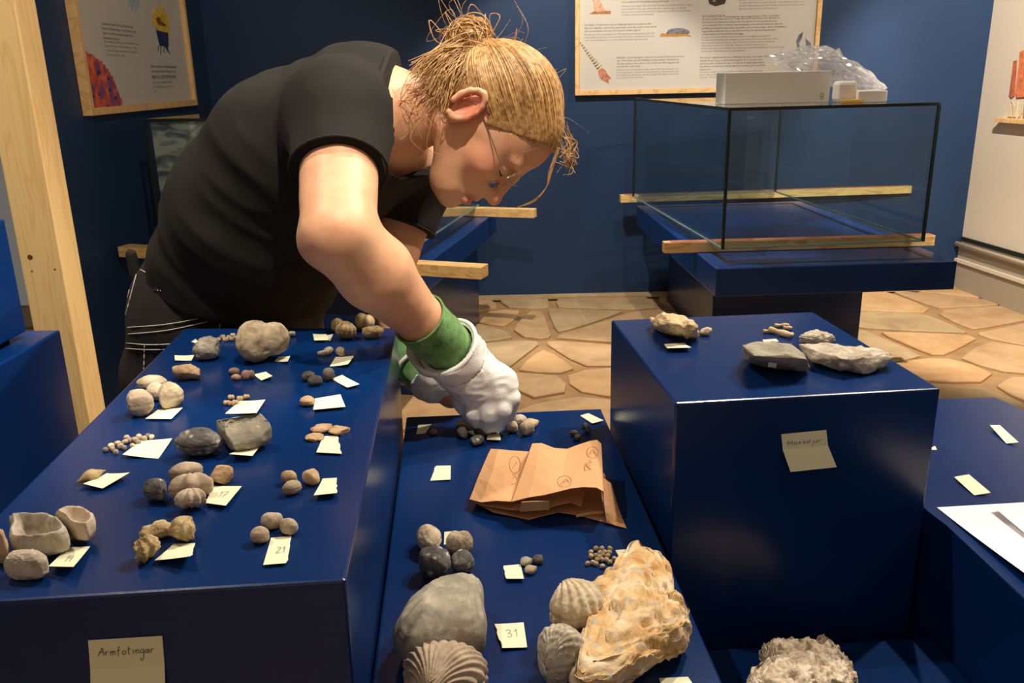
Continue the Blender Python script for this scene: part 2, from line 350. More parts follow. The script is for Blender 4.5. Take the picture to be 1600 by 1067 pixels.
# pine post
post = thing('pine_post', (-.995, 1.93, 0), 'pale pine post standing upright in front of the blue wall', 'post')
bm = bmesh.new(); prism(bm, rect(-1.097, -1.005, 1.90, 1.985), 0, 2.95, .003); bm_obj('beam', bm, M['wood'], post)
for px, py, r in ((47, 402, .006), (50, 424, .0022), (86, 421, .0022)):
    p = at_y(px, py, 1.8995); bm = bmesh.new(); bmesh.ops.create_circle(bm, cap_ends=True, segments=14, radius=r, matrix=Matrix.Translation(p)@Matrix.Rotation(math.pi/2, 4, 'X')); bm_obj('knot' if r > .004 else 'screw_head', bm, M['knot'], post)
# ------------------------------------------------------------------ glass cases
def case(loc, label, yaw, tc, thalf, ztop, thick, plh, plc, gl, ghalf, gyaw, zg0, zg1, flush):
    t = thing('display_case', loc, label, 'display case')
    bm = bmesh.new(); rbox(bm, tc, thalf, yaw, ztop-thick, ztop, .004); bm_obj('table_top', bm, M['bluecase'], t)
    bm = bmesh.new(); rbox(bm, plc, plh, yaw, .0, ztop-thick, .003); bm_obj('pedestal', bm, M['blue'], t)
    X = np.array([math.cos(yaw), -math.sin(yaw)]); Y = np.array([math.sin(yaw), math.cos(yaw)]); tc = np.asarray(tc)
    # recessed channel round the table top that the glass normally sits in
    ins = .075
    for s, ax in ((-1, 0), (1, 0), (-1, 1), (1, 1)):
        bm = bmesh.new()
        if ax == 0: rbox(bm, tc+X*s*(thalf[0]-ins), (.011, thalf[1]-ins+.011), yaw, ztop-.006, ztop+.0008)
        else: rbox(bm, tc+Y*s*(thalf[1]-ins), (thalf[0]-ins-.011, .011), yaw, ztop-.006, ztop+.0008)
        bm_obj('glass_channel', bm, M['groove'], t)
    g = thing('glass_hood', (gl[0], gl[1], zg0), *flush[:2])
    X = np.array([math.cos(gyaw), -math.sin(gyaw)]); Y = np.array([math.sin(gyaw), math.cos(gyaw)]); gl = np.asarray(gl, float); th = .004
    for nm, c, hv, z0, z1 in (('front_pane', gl-Y*(ghalf[1]-th), (ghalf[0], th), zg0, zg1-.009), ('back_pane', gl+Y*(ghalf[1]-th), (ghalf[0], th), zg0, zg1-.009),
                              ('side_pane', gl-X*(ghalf[0]-th), (th, ghalf[1]-2*th), zg0, zg1-.009), ('side_pane', gl+X*(ghalf[0]-th), (th, ghalf[1]-2*th), zg0, zg1-.009),
                              ('top_pane', gl, (ghalf[0], ghalf[1]), zg1-.008, zg1)):
        bm = bmesh.new(); rbox(bm, c, hv, gyaw, z0, z1); bm_obj(nm, bm, M['glass'], g)
    for sx in (-1, 1):
        for sy in (-1, 1):
            bm = bmesh.new(); rbox(bm, gl+X*sx*ghalf[0]+Y*sy*ghalf[1], (.0055, .0055), gyaw, zg0, zg1-.008); bm_obj('corner_seal', bm, M['seal'], g)
    for s in (-1, 1):
        bm = bmesh.new(); rbox(bm, gl+Y*s*ghalf[1], (ghalf[0], .003), gyaw, zg1-.012, zg1); bm_obj('top_edge', bm, M['seal'], g)
        bm = bmesh.new(); rbox(bm, gl+X*s*ghalf[0], (.003, ghalf[1]), gyaw, zg1-.012, zg1); bm_obj('top_edge', bm, M['seal'], g)
        bm = bmesh.new(); rbox(bm, gl+Y*s*ghalf[1], (ghalf[0], .0035), gyaw, zg0, zg0+.006); bm_obj('bottom_edge', bm, M['edge'], g)
        bm = bmesh.new(); rbox(bm, gl+X*s*ghalf[0], (.0035, ghalf[1]), gyaw, zg0, zg0+.006); bm_obj('bottom_edge', bm, M['edge'], g)
    return t, g, X, Y
# right case: table X .81..1.79, Y 3.35..5.1
case((1.27, 4.2, 0), 'blue display table under the glass hood at the back right', math.radians(-2.2), (1.265, 4.20), (.485, .86), .60, .115, (.375, .5), (1.35, 4.62),
     (1.225, 4.30), (.428, .80), math.radians(-5.0), .6484, 1.207, ('large empty glass hood propped on two battens, white box on top', 'glass hood'))
def batten(name, p0, p1, wd, z0, z1, mat, label, stain=None):
    p0, p1 = np.array(p0), np.array(p1); d = (p1-p0)/np.linalg.norm(p1-p0); n = np.array([-d[1], d[0]])*wd; bm = bmesh.new()
    t = thing(name, (*(p0+p1)/2, z0), label, 'batten'); prism(bm, [p0, p1, p1+n, p0+n], z0, z1, .002); bm_obj('bar', bm, mat, t)
    if stain:
        bm = bmesh.new(); prism(bm, [p0+d*.03+n*.02, p1-d*.005+n*.02, p1-d*.005+n*.98, p0+d*.03+n*.98], z1-.001, z1+.0008); bm_obj('painted_top', bm, stain, t)
    return t
zb = .6014
a, b = xy(1038, 396, zb), xy(1460, 384, zb); batten('wooden_batten', a, b, .05, zb, zb+.0455, M['battenold'], 'old batten with reddish top under the front of the right glass hood', M['stain'])
a, b = xy(970, 317, zb), xy(1275, 307, zb); b = a+(b-a)*1.5; batten('wooden_batten', a, b, .05, zb, zb+.0455, M['battenold'], 'old batten with reddish top under the back of the right glass hood', M['stain'])
# left case, turned about 11 degrees
yl = math.radians(11.0); Xl = np.array([math.cos(yl), -math.sin(yl)]); Yl = np.array([math.sin(yl), math.cos(yl)])
FRl = np.array([-.352, 3.37]); wl, ll = 1.20, 1.46; tcl = FRl-Xl*wl/2+Yl*ll/2
glf = FRl+Yl*.13-Xl*.075
_, hoodl, _, _ = case((*tcl, 0), 'blue display table behind the leaning woman', yl, tcl, (wl/2, ll/2), .62, .115, (wl/2-.1, ll/2-.12), tcl+Yl*.06,
     glf-Xl*(1.14/2)+Yl*.62, (1.14/2, .62), yl, .6678, 1.203, ('glass hood with a cloud reflection in its front pane, behind the woman', 'glass hood'))
zb = .6214
a, b = at_z(640, 436, zb)[:2], at_z(750, 436, zb)[:2]
pR = xy(752, 437, zb); pL = xy(176, 401, zb); batten('wooden_batten', pL+(pR-pL)*.02, pR, .075, zb, zb+.0455, M['batten'], 'pale new batten under the front of the left glass hood')
pR = xy(834, 341, zb); pL = pR-Xl*1.5*.98-np.array([0, -.2]); batten('wooden_batten', pR-(pR-pL)*.62, pR, .055, zb, zb+.0455, M['batten'], 'pale new batten under the back of the left glass hood, below her chin')
# panel behind the left hood's front pane, the glass's cloud reflection put into its colour
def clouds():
    t = NT('cloud_reflection'); b = t.b; b.inputs['Roughness'].default_value = .6; tc = t.n('ShaderNodeTexCoord'); mp = t.n('ShaderNodeMapping'); mp.inputs['Scale'].default_value = (9, 9, 22); t.l(tc, 'Object', mp, 'Vector')
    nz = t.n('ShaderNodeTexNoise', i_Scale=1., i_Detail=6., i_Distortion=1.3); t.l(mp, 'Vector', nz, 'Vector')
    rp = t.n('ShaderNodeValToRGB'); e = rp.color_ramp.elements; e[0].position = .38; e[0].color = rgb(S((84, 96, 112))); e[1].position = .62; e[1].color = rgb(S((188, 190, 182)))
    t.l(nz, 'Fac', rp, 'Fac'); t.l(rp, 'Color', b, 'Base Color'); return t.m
c0 = glf-Xl*1.14+Yl*.02+Xl*.014; bd = thing('reflection_panel', (*(c0+Xl*.3), .668), 'panel coloured as the reflection of grey clouds over blue in the left glass hood', 'panel')
bm = bmesh.new(); prism(bm, [c0, c0+Xl*.6, c0+Xl*.6+Yl*.01, c0+Yl*.01], .90, 1.188); bm_obj('cloud_reflection', bm, clouds(), bd)
bm = bmesh.new(); prism(bm, [c0, c0+Xl*.6, c0+Xl*.6+Yl*.01, c0+Yl*.01], .668, .90); bm_obj('blue_reflection', bm, mat_plain('sea_reflection_blue', S((70, 100, 160)), .6), bd)
# ------------------------------------------------------------------ things on the right hood
zt = 1.2075
p0, p1 = at_z(1134, 163, zt), at_z(1313, 161, zt); yb = p0[1]; bx = thing('cardboard_box', ((p0[0]+p1[0])/2, yb+.09, zt), 'long white cardboard box lying on top of the glass hood', 'box')
ht = .128; bm = bmesh.new(); prism(bm, rect(p0[0]+.05, p1[0], yb, yb+.17), zt, zt+ht, .002); bm_obj('box_body', bm, M['card'], bx)
bm = bmesh.new(); prism(bm, rect(p0[0]-.005, p0[0]+.058, yb-.0022, yb-.0004), zt+.002, zt+ht-.002); prism(bm, rect(p0[0]-.005, p0[0]+.05, yb, yb+.17), zt+.001, zt+ht-.001); bm_obj('tuck_flap', bm, M['card'], bx)
mk = at_y(1284, 155, yb-.0006); V = []; F = []
for dx, dz, r in ((0, .017, .0075), (0, .004, .0055)):
    th = np.linspace(0, 2*math.pi, 18); tube(V, F, [(mk[0]+dx+r*math.cos(t), mk[1], mk[2]+dz+r*.8*math.sin(t)) for t in th], .0012, 4)
mobj('printed_mark', V, F, M['inkl'], bx)
p0, p1 = at_z(1315, 161, zt), at_z(1398, 160, zt); y2 = p0[1]+.02
fm = thing('foam_block', ((p0[0]+p1[0])/2, y2+.05, zt), 'white foam block with yellow tape beside the white box on the hood', 'foam')
bm = bmesh.new(); prism(bm, rect(p0[0]+.075, p1[0], y2, y2+.13), zt, zt+.046, .004); bm_obj('block', bm, M['foam'], fm)
bm = bmesh.new(); prism(bm, rect(p0[0]+.004, p0[0]+.085, y2+.035, y2+.12), zt, zt+.085, .014); bm_obj('foam_wedge', bm, M['foam'], fm)
bm = bmesh.new(); prism(bm, [(p0[0]+.0, y2-.012), (p0[0]+.095, y2-.006), (p0[0]+.11, y2+.03), (p0[0]+.01, y2+.02)], zt, zt+.012, .003); bm_obj('tape_strip', bm, M['tape'], fm)
def plastic():
    bm = bmesh.new(); bmesh.ops.create_icosphere(bm, subdivisions=5, radius=1); P = np.array([v.co[:] for v in bm.verts]); F = [[v.index for v in f.verts] for f in bm.faces]; bm.free()
    A, B = at_y(1206, 100, yb+.12), at_y(1382, 150, yb+.24)
    t = (P[:, 0]+1)/2; ctr = A[None]+(B-A)[None]*t[:, None]; ctr[:, 2] = np.interp(t, [0, .25, .5, .72, 1], [zt+.19, zt+.165, zt+.15, zt+.09, zt+.04])
    rad = np.interp(t, [0, .15, .5, .8, 1], [.7, .85, 1., .85, .5])
    n1 = np.abs(noise(P*2.3, 3)); n2 = np.abs(noise(P*4.6+2, 8)); n3 = noise(P*10, 4); n4 = 1-2*np.abs(noise(P*7.5+5, 21)); k = rad*(1+.5*n1-.4*n2+.12*n3+.16*n4)
    V = ctr.copy(); V[:, 1] += P[:, 1]*.1*k; V[:, 2] += P[:, 2]*.062*k; V[:, 0] += .02*noise(P*5, 14); V[:, 2] = np.maximum(V[:, 2], zt+.0005)
    xl = at_y(1313, 120, yb)[0]; ins = (V[:, 0] < xl+.004) & (V[:, 0] > p0[0]-1) ; V[ins, 2] = np.maximum(V[ins, 2], zt+ht+.001)
    o = mobj('plastic_bag', V, F, M['plastic'], loc=(*((A+B)/2)[:2], zt+ht)); return tag(o, 'crumpled clear plastic bag heaped on the white box and foam', 'bag')
plastic()
# ------------------------------------------------------------------ posters
def at_rw(x, y, off=0):
    d = ray(x, y); n = np.array([nR[0], nR[1], 0]); o = np.array([*(RW0+nR*off), 0]); return EYE+d*((o-EYE) @ n)/(d @ n)
def polyflat(name, pts, nrm, mat, parent, th=.0012):
    pts = np.asarray(pts); n = len(pts); V = np.vstack([pts, pts+np.asarray(nrm)*th]); F = [tuple(range(n, 2*n)), tuple(range(n))[::-1]]+[(i, (i+1) % n, n+(i+1) % n, n+i) for i in range(n)]
    o = mobj(name, V, F, mat, parent); bm = bmesh.new(); bm.from_mesh(o.data); bmesh.ops.recalc_face_normals(bm, faces=bm.faces[:]); bmesh.ops.triangulate(bm, faces=[f for f in bm.faces if len(f.verts) > 4]); bm.to_mesh(o.data); bm.free(); return o
def text_mesh(name, lines, org, right, up, width, spacing, size, mat, parent, nrm, off=.0006):
    cu = bpy.data.curves.new('txt', 'FONT'); cu.body = '\n'.join(lines); cu.size = size; cu.space_line = spacing/size; cu.resolution_u = 1
    ob = bpy.data.objects.new('txt', cu); COL.objects.link(ob); dg = bpy.context.evaluated_depsgraph_get(); dg.update()
    me = bpy.data.meshes.new_from_object(ob.evaluated_get(dg)); bpy.data.objects.remove(ob); bpy.data.curves.remove(cu)
    n = len(me.vertices); co = np.zeros(n*3); me.vertices.foreach_get('co', co); co = co.reshape(-1, 3); k = width/max(1e-6, co[:, 0].max())
    V = np.asarray(org)+np.outer(co[:, 0]*k, right)+np.outer(co[:, 1], up)+np.asarray(nrm)*off
    F = [tuple(p.vertices) for p in me.polygons]; bpy.data.meshes.remove(me)
    return mobj(name, V, F, mat, parent)
YP = YB-.022
pb = thing('wall_poster', (1.11, YB-.012, 1.22), 'large framed poster of sea animals on the back wall with the heading RYGGRADSDJUR', 'poster')
def slab(name, x0, x1, z0, z1, y0, y1, mat, parent):
    bm = bmesh.new(); prism(bm, rect(x0, x1, y0, y1), z0, z1, .0015); return bm_obj(name, bm, mat, parent)
X0, X1, Z0, Z1, fw = .404, 1.822, 1.221, 2.2, .026
slab('print_sheet', X0+fw, X1-fw, Z0+fw, Z1-fw, YP, YB-.002, M['print'], pb)
slab('frame_side', X0, X0+fw, Z0, Z1, YP-.016, YB-.001, M['frame'], pb); slab('frame_side', X1-fw, X1, Z0, Z1, YP-.016, YB-.001, M['frame'], pb)
slab('frame_bottom', X0+fw, X1-fw, Z0, Z0+fw, YP-.016, YB-.001, M['frame'], pb); slab('frame_top', X0+fw, X1-fw, Z1-fw, Z1, YP-.016, YB-.001, M['frame'], pb)
MPX = 5.3/1397*1.0
def tb(lines, x, y, wpx, sp, bold):
    p = at_y(x, y, YP); s = sp*MPX; text_mesh('printed_text', lines, p-np.array([0, 0, s*.35]), (1, 0, 0), (0, 0, 1), wpx*MPX, s, s*.92, M['ink'] if bold else M['inkl'], pb, (0, -1, 0))
tb(['representanter för fossila lilla gastropoder fossil'], 971, 3, 71, 4.2, 1)
tb(['Gastropods have a single, often coiled, shell. The body has a secretion (foot) for creeping', 'and a head with tentacles, eyes, and a mouth with a rasp-like tongue. Geologically,', 'there are both terrestrial and marine forms. Snails are the most diverse representatives', 'of molluscs among the terrestrial animals.'], 971, 9.5, 107, 4.1, 0)
tb(['Urmollusker  Dessa ansluter men har många egenskaper som snäckorna släkt-', 'skap med ringmaskar, skalet är litet symmetriskt och på dess insida ser man ofta två', 'rader av muskelfästen som visar att kroppen är indelad i segment.'], 913, 39, 110, 4.4, 1)
tb(['Monoplacophorans resemble gastropods. Although they have many primitive traits that', 'indicate affiliation with ringed worms (annelids), the shells are cap-shaped, and they have', 'rows of muscle attachments on the inside surface, indicating a segmented body.'], 913, 54, 108, 4.1, 0)
tb(['Bläckfiskar  är helt utpräglade rovdjur med ett väl utvecklat huvud och stora', 'ögon. Från början hade alla bläckfiskar ett yttre kalkskal. Nautiloiderna,', 'den äldsta gruppen, hade ofta ett rakt, koniskt skal. Ibland liggande eller', 'hoprullat till en platt spiral.'], 963.5, 90, 104, 4.3, 1)
tb(['Cephalopods are marine predators with a well-developed head and large eyes.', 'At the beginning, all cephalopods were provided with an outer calcareous shell.', 'The nautiloids, the oldest forms, often had straight shells, which could look like', 'pegs stacked on end in a flat spiral.'], 963, 109, 97, 3.9, 0)
tb(['and the outer layers are used, opening only in the mouth facing down.', 'The latter differs from the earlier openings, as they developed a calcareous', 'skeleton roughening the dried cells. Possibly some such as entirely in contact', 'against the bottom on the sea floor in waters.'], 1155, -.5, 100, 4.2, 0)
tb(['RYGGRADSDJUR'], 1097.5, 25.4, 35, 5.2, 1)
tb(['med kambrium dyker ryggradsdjuren, fiskar och kräldjur'], 1134, 25.8, 82, 4.2, 1)
tb(['har ett inre skelett av ben eller brosk. Troligen hade alla de tidiga fiskarna ett broskskelett som', 'inte bevaras fossilt. Däremot var många av dem försedda med ett yttre bepansrande pansar', 'som man kan hitta delar av i sediment. Pansarrundmunnar (ostracodermer) saknade var käkar har', 'påträffats med respektive mung munnar och sandstrå, eller bred nära mungipan (lyxor), en hudlinderm.', 'Taggmunnfisk, (acanthodier) var en annan fisk som i silurtid. De täta hade många benkulor', 'en hudskelettäckt och betar infödda av långa taggar.'], 1097, 30, 129, 4.3, 1)
tb(['Vertebrates (such as fish and kräfta), vertebrates with a bony or cartilaginous internal skeleton.', 'The oldest vertebrates probably had a cartilaginous skeleton, which is not preserved. But some of them', 'were covered with outer ribosomal armor, parts of which may be found in sandstone, pointed rocks.', 'Ostracoderms showed no jaws could be like. The dot those and heads squared, spread, or', 'and their bodies scaly, covered with small scales. Acanthodians: Coelacanth spiny fishtails more other scales; they', 'existed in scutes dermal formation of a surrounding plankton.'], 1096, 58, 127, 4.1, 0)
tb(['Konodonter  (kamkrokar skapta) är millimeterstora tand- och kamlika, oftast', 'stängda, klorar i sjöar, och gömt bland bergarter. De är de enda rester', 'man finner efter ett ålliknande djur som tillhörde de tidiga ryggradsdjuren.', 'Kamliknande konodonter är ett tvåsidigt fossil som finns runt om i världen', 'sjunker med.'], 1094, 90, 105, 4.3, 1)
tb(['Conodonts are millimeter-sized tooth-like and eel-like structures in the earliest', 'animals. They are like their shells.', 'vertebrates. The latter possess'], 1093, 112.5, 98, 3.9, 0)
def ill(name, px, mat, parent, fn, nrm, th=.0012): return polyflat(name, [fn(*p) for p in px], nrm, mat, parent, th)
fa = lambda x, y: at_y(890+x/7.62, y/7.62, YP-.0003); fb = lambda x, y: at_y(1080+x/7.62, y/7.62, YP-.0003); NB = (0, -1, 0)
mi = lambda n, c, v=.25, s=40: mat_plain(n, S(c), .6, .3, vary=v, vscale=s)
m1, m2, m3, m4, m5, m6 = mi('shell_print_pink', (214, 170, 146), .35, 60), mi('foot_print_brown', (176, 126, 72)), mi('shell_print_grey', (122, 122, 134), .5, 60), mi('head_print_pink', (190, 128, 104), .35, 60), mi('dark_print_brown', (62, 52, 44), .4), mi('tail_print_blue', (112, 122, 140), .45)
m7 = mi('ochre_print', (190, 140, 66))
ill('snail_shell_print', [(262, -60), (330, -60), (360, 0), (425, 120), (390, 145), (345, 150), (300, 130)], m1, pb, fa, NB)
ill('snail_foot_print', [(230, 168), (300, 130), (350, 150), (420, 130), (492, 130), (488, 166)], m2, pb, fa, NB)
ill('slug_foot_print', [(1070, 435), (1095, 395), (1150, 403), (1400, 405), (1455, 438), (1400, 428), (1250, 434)], m7, pb, fa, NB)
ill('slug_shell_print', [(1145, 402), (1180, 352), (1250, 335), (1350, 335), (1425, 365), (1430, 398), (1400, 405)], m3, pb, fa, NB, .002)
ill('cone_shell_print', [(112, 495), (130, 495), (390, 800), (345, 845)], mi('cone_print_pale', (206, 196, 172), .15), pb, fa, NB)
for k in range(11):
    t = k/10; cx, cy = 128+t*225, 508+t*288; h = 8+t*26; ill('cone_band_print', [(cx-h, cy+h*.5), (cx-h*.3, cy+h*.2), (cx+h, cy-h*.75), (cx+h*.9, cy-h*.95+7), (cx-h*.2, cy+h*.2+12), (cx-h*.9, cy+h*.5+12)], m5, pb, fa, NB, .0018)
ill('tentacle_print', [(340, 840), (385, 808), (425, 832), (455, 890), (500, 932), (462, 945), (470, 995), (425, 965), (380, 950), (350, 905)], m4, pb, fa, NB, .002)
ill('dark_animal_print', [(195, -40), (430, -40), (400, 45), (340, 62), (290, 75), (215, 45)], m5, pb, fb, NB)
ill('dark_animal_eye_print', [(255, 3), (290, 3), (285, 18), (262, 20)], mi('olive_print', (170, 160, 90)), pb, fb, NB, .002)
ill('tail_fin_print', [(1338, 372), (1283, 418), (1250, 490), (1265, 570), (1298, 655), (1342, 655), (1300, 570), (1284, 515), (1310, 470)], m6, pb, fb, NB)
ill('tail_fin_print', [(1358, 452), (1366, 530), (1385, 590), (1362, 655), (1400, 650), (1428, 552), (1420, 512), (1385, 480)], m6, pb, fb, NB)
# ---- left poster (wall facing +X)
XP = XL+.020
pl = thing('wall_poster', (XL+.012, 4.32, 1.22), 'framed poster with a red coral and yellow sea lily on the left wall', 'poster')
y0, y1, z0, z1 = 3.68, 4.955, 1.222, 2.15
def slabx(name, ya, yb_, za, zb_, xa, xb, mat): bm = bmesh.new(); prism(bm, rect(xa, xb, ya, yb_), za, zb_, .0015); return bm_obj(name, bm, mat, pl)
slabx('print_sheet', y0+.03, y1-.03, z0+.03, z1-.03, XL+.002, XP, M['print'])
slabx('frame_side', y0, y0+.03, z0, z1, XL+.001, XP+.02, M['frame']); slabx('frame_side', y1-.03, y1, z0, z1, XL+.001, XP+.02, M['frame'])
slabx('frame_bottom', y0+.03, y1-.03, z0, z0+.03, XL+.001, XP+.02, M['frame']); slabx('frame_top', y0+.03, y1-.03, z1-.03, z1, XL+.001, XP+.02, M['frame'])
fl_ = lambda x, y: at_x(100+x/5.614, y/5.614, XP+.0003); NL = (1, 0, 0)
def tbl(lines, x, y, x2, sp, bold):
    p, q = fl_(x, y), fl_(x2, y); text_mesh('printed_text', lines, p-np.array([0, 0, sp*.35]), (0, 1, 0), (0, 0, 1), q[1]-p[1], sp, sp*.9, M['ink'] if bold else M['inkl'], pl, NL)
tbl(['Sjöanemoner (anthozoer) är kolonibildande', 'bottnar, stödjande alger och har funnits i drygt', 'fyratio. Korall med munnar av bland olika', 'havsanemoner är sjö.'], 325, 200, 618, .0195, 1)
tbl(['Sea anemones (anthozoa) were colony-like marine', 'beasts. It consists of corals, living a part of the', 'corals in the larger communities of primordial', 'barrier reef and the corals.'], 350, 358, 650, .0185, 0)
tbl(['Sjöliljor (crinoider) är sedentära tagghudingar', 'de var mycket vanliga och bergarten kunde', 'byggas av rester efter sönderfallna skelett'], 757, 578, 985, .0225, 1)
tbl(['Sea lilies (crinoids) were a kind of echinoderms,', 'whose skeletons together with sponges', 'and corals make up limestones between', 'them.'], 770, 680, 985, .021, 0)
def coralmat():
    t = NT('coral_print_red'); b = t.b; b.inputs['Roughness'].default_value = .6; tc = t.n('ShaderNodeTexCoord'); nz = t.n('ShaderNodeTexNoise', i_Scale=22., i_Detail=4.); t.l(tc, 'Object', nz, 'Vector')
    rp = t.n('ShaderNodeValToRGB'); e = rp.color_ramp.elements; e.new(.52); e.new(.6)
    for k, (p, c) in enumerate(((.4, (120, 84, 140)), (.48, (178, 74, 84)), (.55, (206, 88, 66)), (.68, (226, 130, 92)))): e[k].position = p; e[k].color = rgb(S(c))
    t.l(nz, 'Fac', rp, 'Fac'); t.l(rp, 'Color', b, 'Base Color'); return t.m
edge = [(125, 405), (180, 450), (240, 488), (290, 520), (370, 600), (430, 700), (470, 800), (500, 880), (506, 942)]; ed = smooth_path([(a, b, 0) for a, b in edge], 46); rr = random.Random(4)
ill('coral_print', [(p[0]+rr.uniform(-2, 16)*(i % 2), p[1]-rr.uniform(-2, 16)*(i % 2)) for i, p in enumerate(ed)]+[(212, 968)], coralmat(), pl, fl_, NL)
for cx, cy, r in ((182, 583, 14), (212, 650, 12), (300, 640, 20), (220, 720, 16), (258, 846, 13), (310, 825, 11), (228, 884, 9), (400, 790, 16), (385, 690, 13), (450, 862, 14), (385, 935, 12), (165, 620, 10)):
    ill('coral_pore_print', [(cx+r*math.cos(t)*.8, cy+r*math.sin(t)*1.2) for t in np.linspace(0, 2*math.pi, 12)[:-1]], mi('pore_print', (66, 58, 110)) if (cx, cy) == (182, 583) else bpy.data.materials['pore_print'], pl, fl_, NL, .002)
yel = [(765, 80), (785, 110), (800, 58), (818, 95), (836, 18), (850, 70), (872, 62), (880, 110), (912, 130), (918, 210), (932, 332), (905, 285), (880, 280), (860, 290), (838, 262), (810, 268), (800, 240), (775, 210), (785, 160)]
ill('sea_lily_print', yel, mi('sea_lily_print_yellow', (222, 188, 74), .3, 60), pl, fl_, NL)
ill('sea_lily_centre_print', [(800, 160), (835, 150), (850, 185), (890, 215), (885, 240), (860, 225), (825, 215)], mi('sea_lily_centre', (130, 80, 46)), pl, fl_, NL, .002)
mb_ = mi('sea_lily_cup_print_blue', (40, 52, 100), .4, 70)
ill('sea_lily_cup_print', [(805, 262), (845, 275), (910, 288), (915, 400), (905, 438), (880, 405), (838, 402)], mb_, pl, fl_, NL, .0022)
for a in ((832, 400, 824, 455), (850, 400, 847, 482), (878, 405, 878, 468), (905, 420, 928, 476), (895, 420, 912, 460)): ill('root_print', [(a[0]-3, a[1]), (a[0]+3, a[1]), (a[2]+2, a[3]), (a[2]-1, a[3])], mb_, pl, fl_, NL)
ill('jelly_print', [(556, -40), (655, -40), (662, 80), (648, 50), (620, 132), (612, 60), (590, 110), (585, 55), (566, 60)], mi('jelly_print_blue', (168, 186, 198), .12), pl, fl_, NL)
# ---- picture ledge on the right wall
pr = thing('wall_relief', at_rw(1590, 186, .01), 'orange sponge picture above a wooden ledge on the cream right wall', 'picture')
fr_ = lambda x, y: at_rw(1540+x/4.85, y/4.85, .006); NR = (nR[0], nR[1], 0)
A, B = at_rw(1567, 187, 0), at_rw(1690, 205, 0)
bm = bmesh.new(); d3 = np.array([nR[0], nR[1]])*.055; q0 = A[:2]+dR*0; q1 = A[:2]+dR*1.1; prism(bm, [q0, q1, q1+d3, q0+d3], A[2]-.012, A[2]+.012, .002); bm_obj('ledge', bm, M['frame'], pr)
om = mi('sponge_print_orange', (222, 128, 84), .3, 25)
ill('sponge_print', [(215, 462), (240, 458), (232, 600), (222, 720), (200, 742), (182, 720), (195, 620)], mi('sponge_print_brown', (196, 110, 80), .3, 25), pr, fr_, NR, .004)
ill('sponge_print', [(240, 740), (232, 700), (258, 480), (262, 400), (285, 380), (420, 385), (420, 760), (300, 735)], om, pr, fr_, NR, .004)
for k, p in enumerate((((170, 885), (180, 800), (195, 790), (205, 885)), ((215, 885), (200, 760), (225, 800), (250, 755), (232, 885)), ((250, 885), (262, 815), (285, 810), (280, 850), (262, 885)), ((285, 885), (300, 760), (340, 800), (330, 885)))):
    ill('coral_print', p, mi('white_coral_print', (222, 206, 180), .1) if k == 0 else (mi('green_coral_print', (150, 148, 104), .3) if k == 3 else bpy.data.materials['white_coral_print']), pr, fr_, NR, .004)
# ------------------------------------------------------------------ stones and fossils
def st(n, a, b, c, **k): return mat_stone(n, [(.32, S(a)), (.5, S(b)), (.68, S(c))], **k)
R = dict(
 grey=st('grey_fossil_stone', (98, 92, 86), (140, 132, 120), (172, 162, 148), scale=60),
 dark=st('dark_fossil_stone', (52, 49, 47), (86, 80, 74), (118, 110, 102), scale=55),
 slate=st('slate_fossil_stone', (66, 64, 64), (98, 94, 92), (150, 146, 140), scale=45, veins=(90, S((188, 182, 172)), .18)),
 tan=st('tan_fossil_stone', (150, 120, 90), (182, 152, 118), (204, 178, 146), scale=55),
 cream=st('cream_fossil_stone', (164, 146, 120), (202, 186, 158), (226, 214, 190), scale=35),
 beige=st('beige_fossil_stone', (126, 112, 92), (166, 150, 126), (198, 182, 156), scale=50),
 brown=st('brown_fossil_stone', (96, 74, 66), (136, 108, 96), (172, 146, 132), scale=80),
 olive=st('yellowish_fossil_stone', (134, 112, 76), (172, 150, 110), (200, 180, 140), scale=70),
 blue=st('warm_grey_stone', (116, 112, 102), (150, 144, 130), (180, 174, 158), scale=30),
 ochre=st('ochre_conglomerate', (180, 130, 70), (214, 184, 138), (234, 224, 204), scale=26, bump=.8, veins=(70, S((190, 176, 158)), .2)),
 sand=st('sandy_rock', (176, 148, 108), (206, 182, 144), (224, 206, 172), scale=60, bump=1.),
 pale=st('pale_rock', (140, 130, 116), (182, 172, 156), (210, 202, 188), scale=60, bump=1.),
 coral=st('pitted_coral_stone', (140, 118, 94), (206, 190, 168), (230, 220, 204), scale=110, bump=1.2),
 shellp=st('pink_grey_shell', (134, 118, 102), (176, 158, 138), (204, 188, 168), scale=30),
)
_ico = {}
def ico(n):
    if n not in _ico:
        bm = bmesh.new(); bmesh.ops.create_icosphere(bm, subdivisions=n, radius=1); V = np.array([v.co[:] for v in bm.verts]); V /= np.linalg.norm(V, axis=1)[:, None]
        _ico[n] = (V, [[v.index for v in f.verts] for f in bm.faces]); bm.free()
    return _ico[n]
def sgnpow(x, p): return np.sign(x)*np.abs(x)**p
def sh_pebble(D, s, box=.9, n=.12, **k): P = sgnpow(D, box); return P*(1+n*fbm(D*1.5+s, s, 4))[:, None]
def sh_rock(D, s, n=.07, planes=16, rough=6, **k):
    r = np.full(len(D), 1.15); q = np.random.RandomState(s)
    for i in range(planes):
        v = q.normal(size=3); v /= np.linalg.norm(v); dp = D @ v; dd = q.uniform(.72, .95); r = np.where(dp > .05, np.minimum(r, dd/np.maximum(dp, .05)), r)
    return D*(r*(1+.5*n*fbm(D*2+s, s)+n*fbm(D*rough+s, s+3)))[:, None]
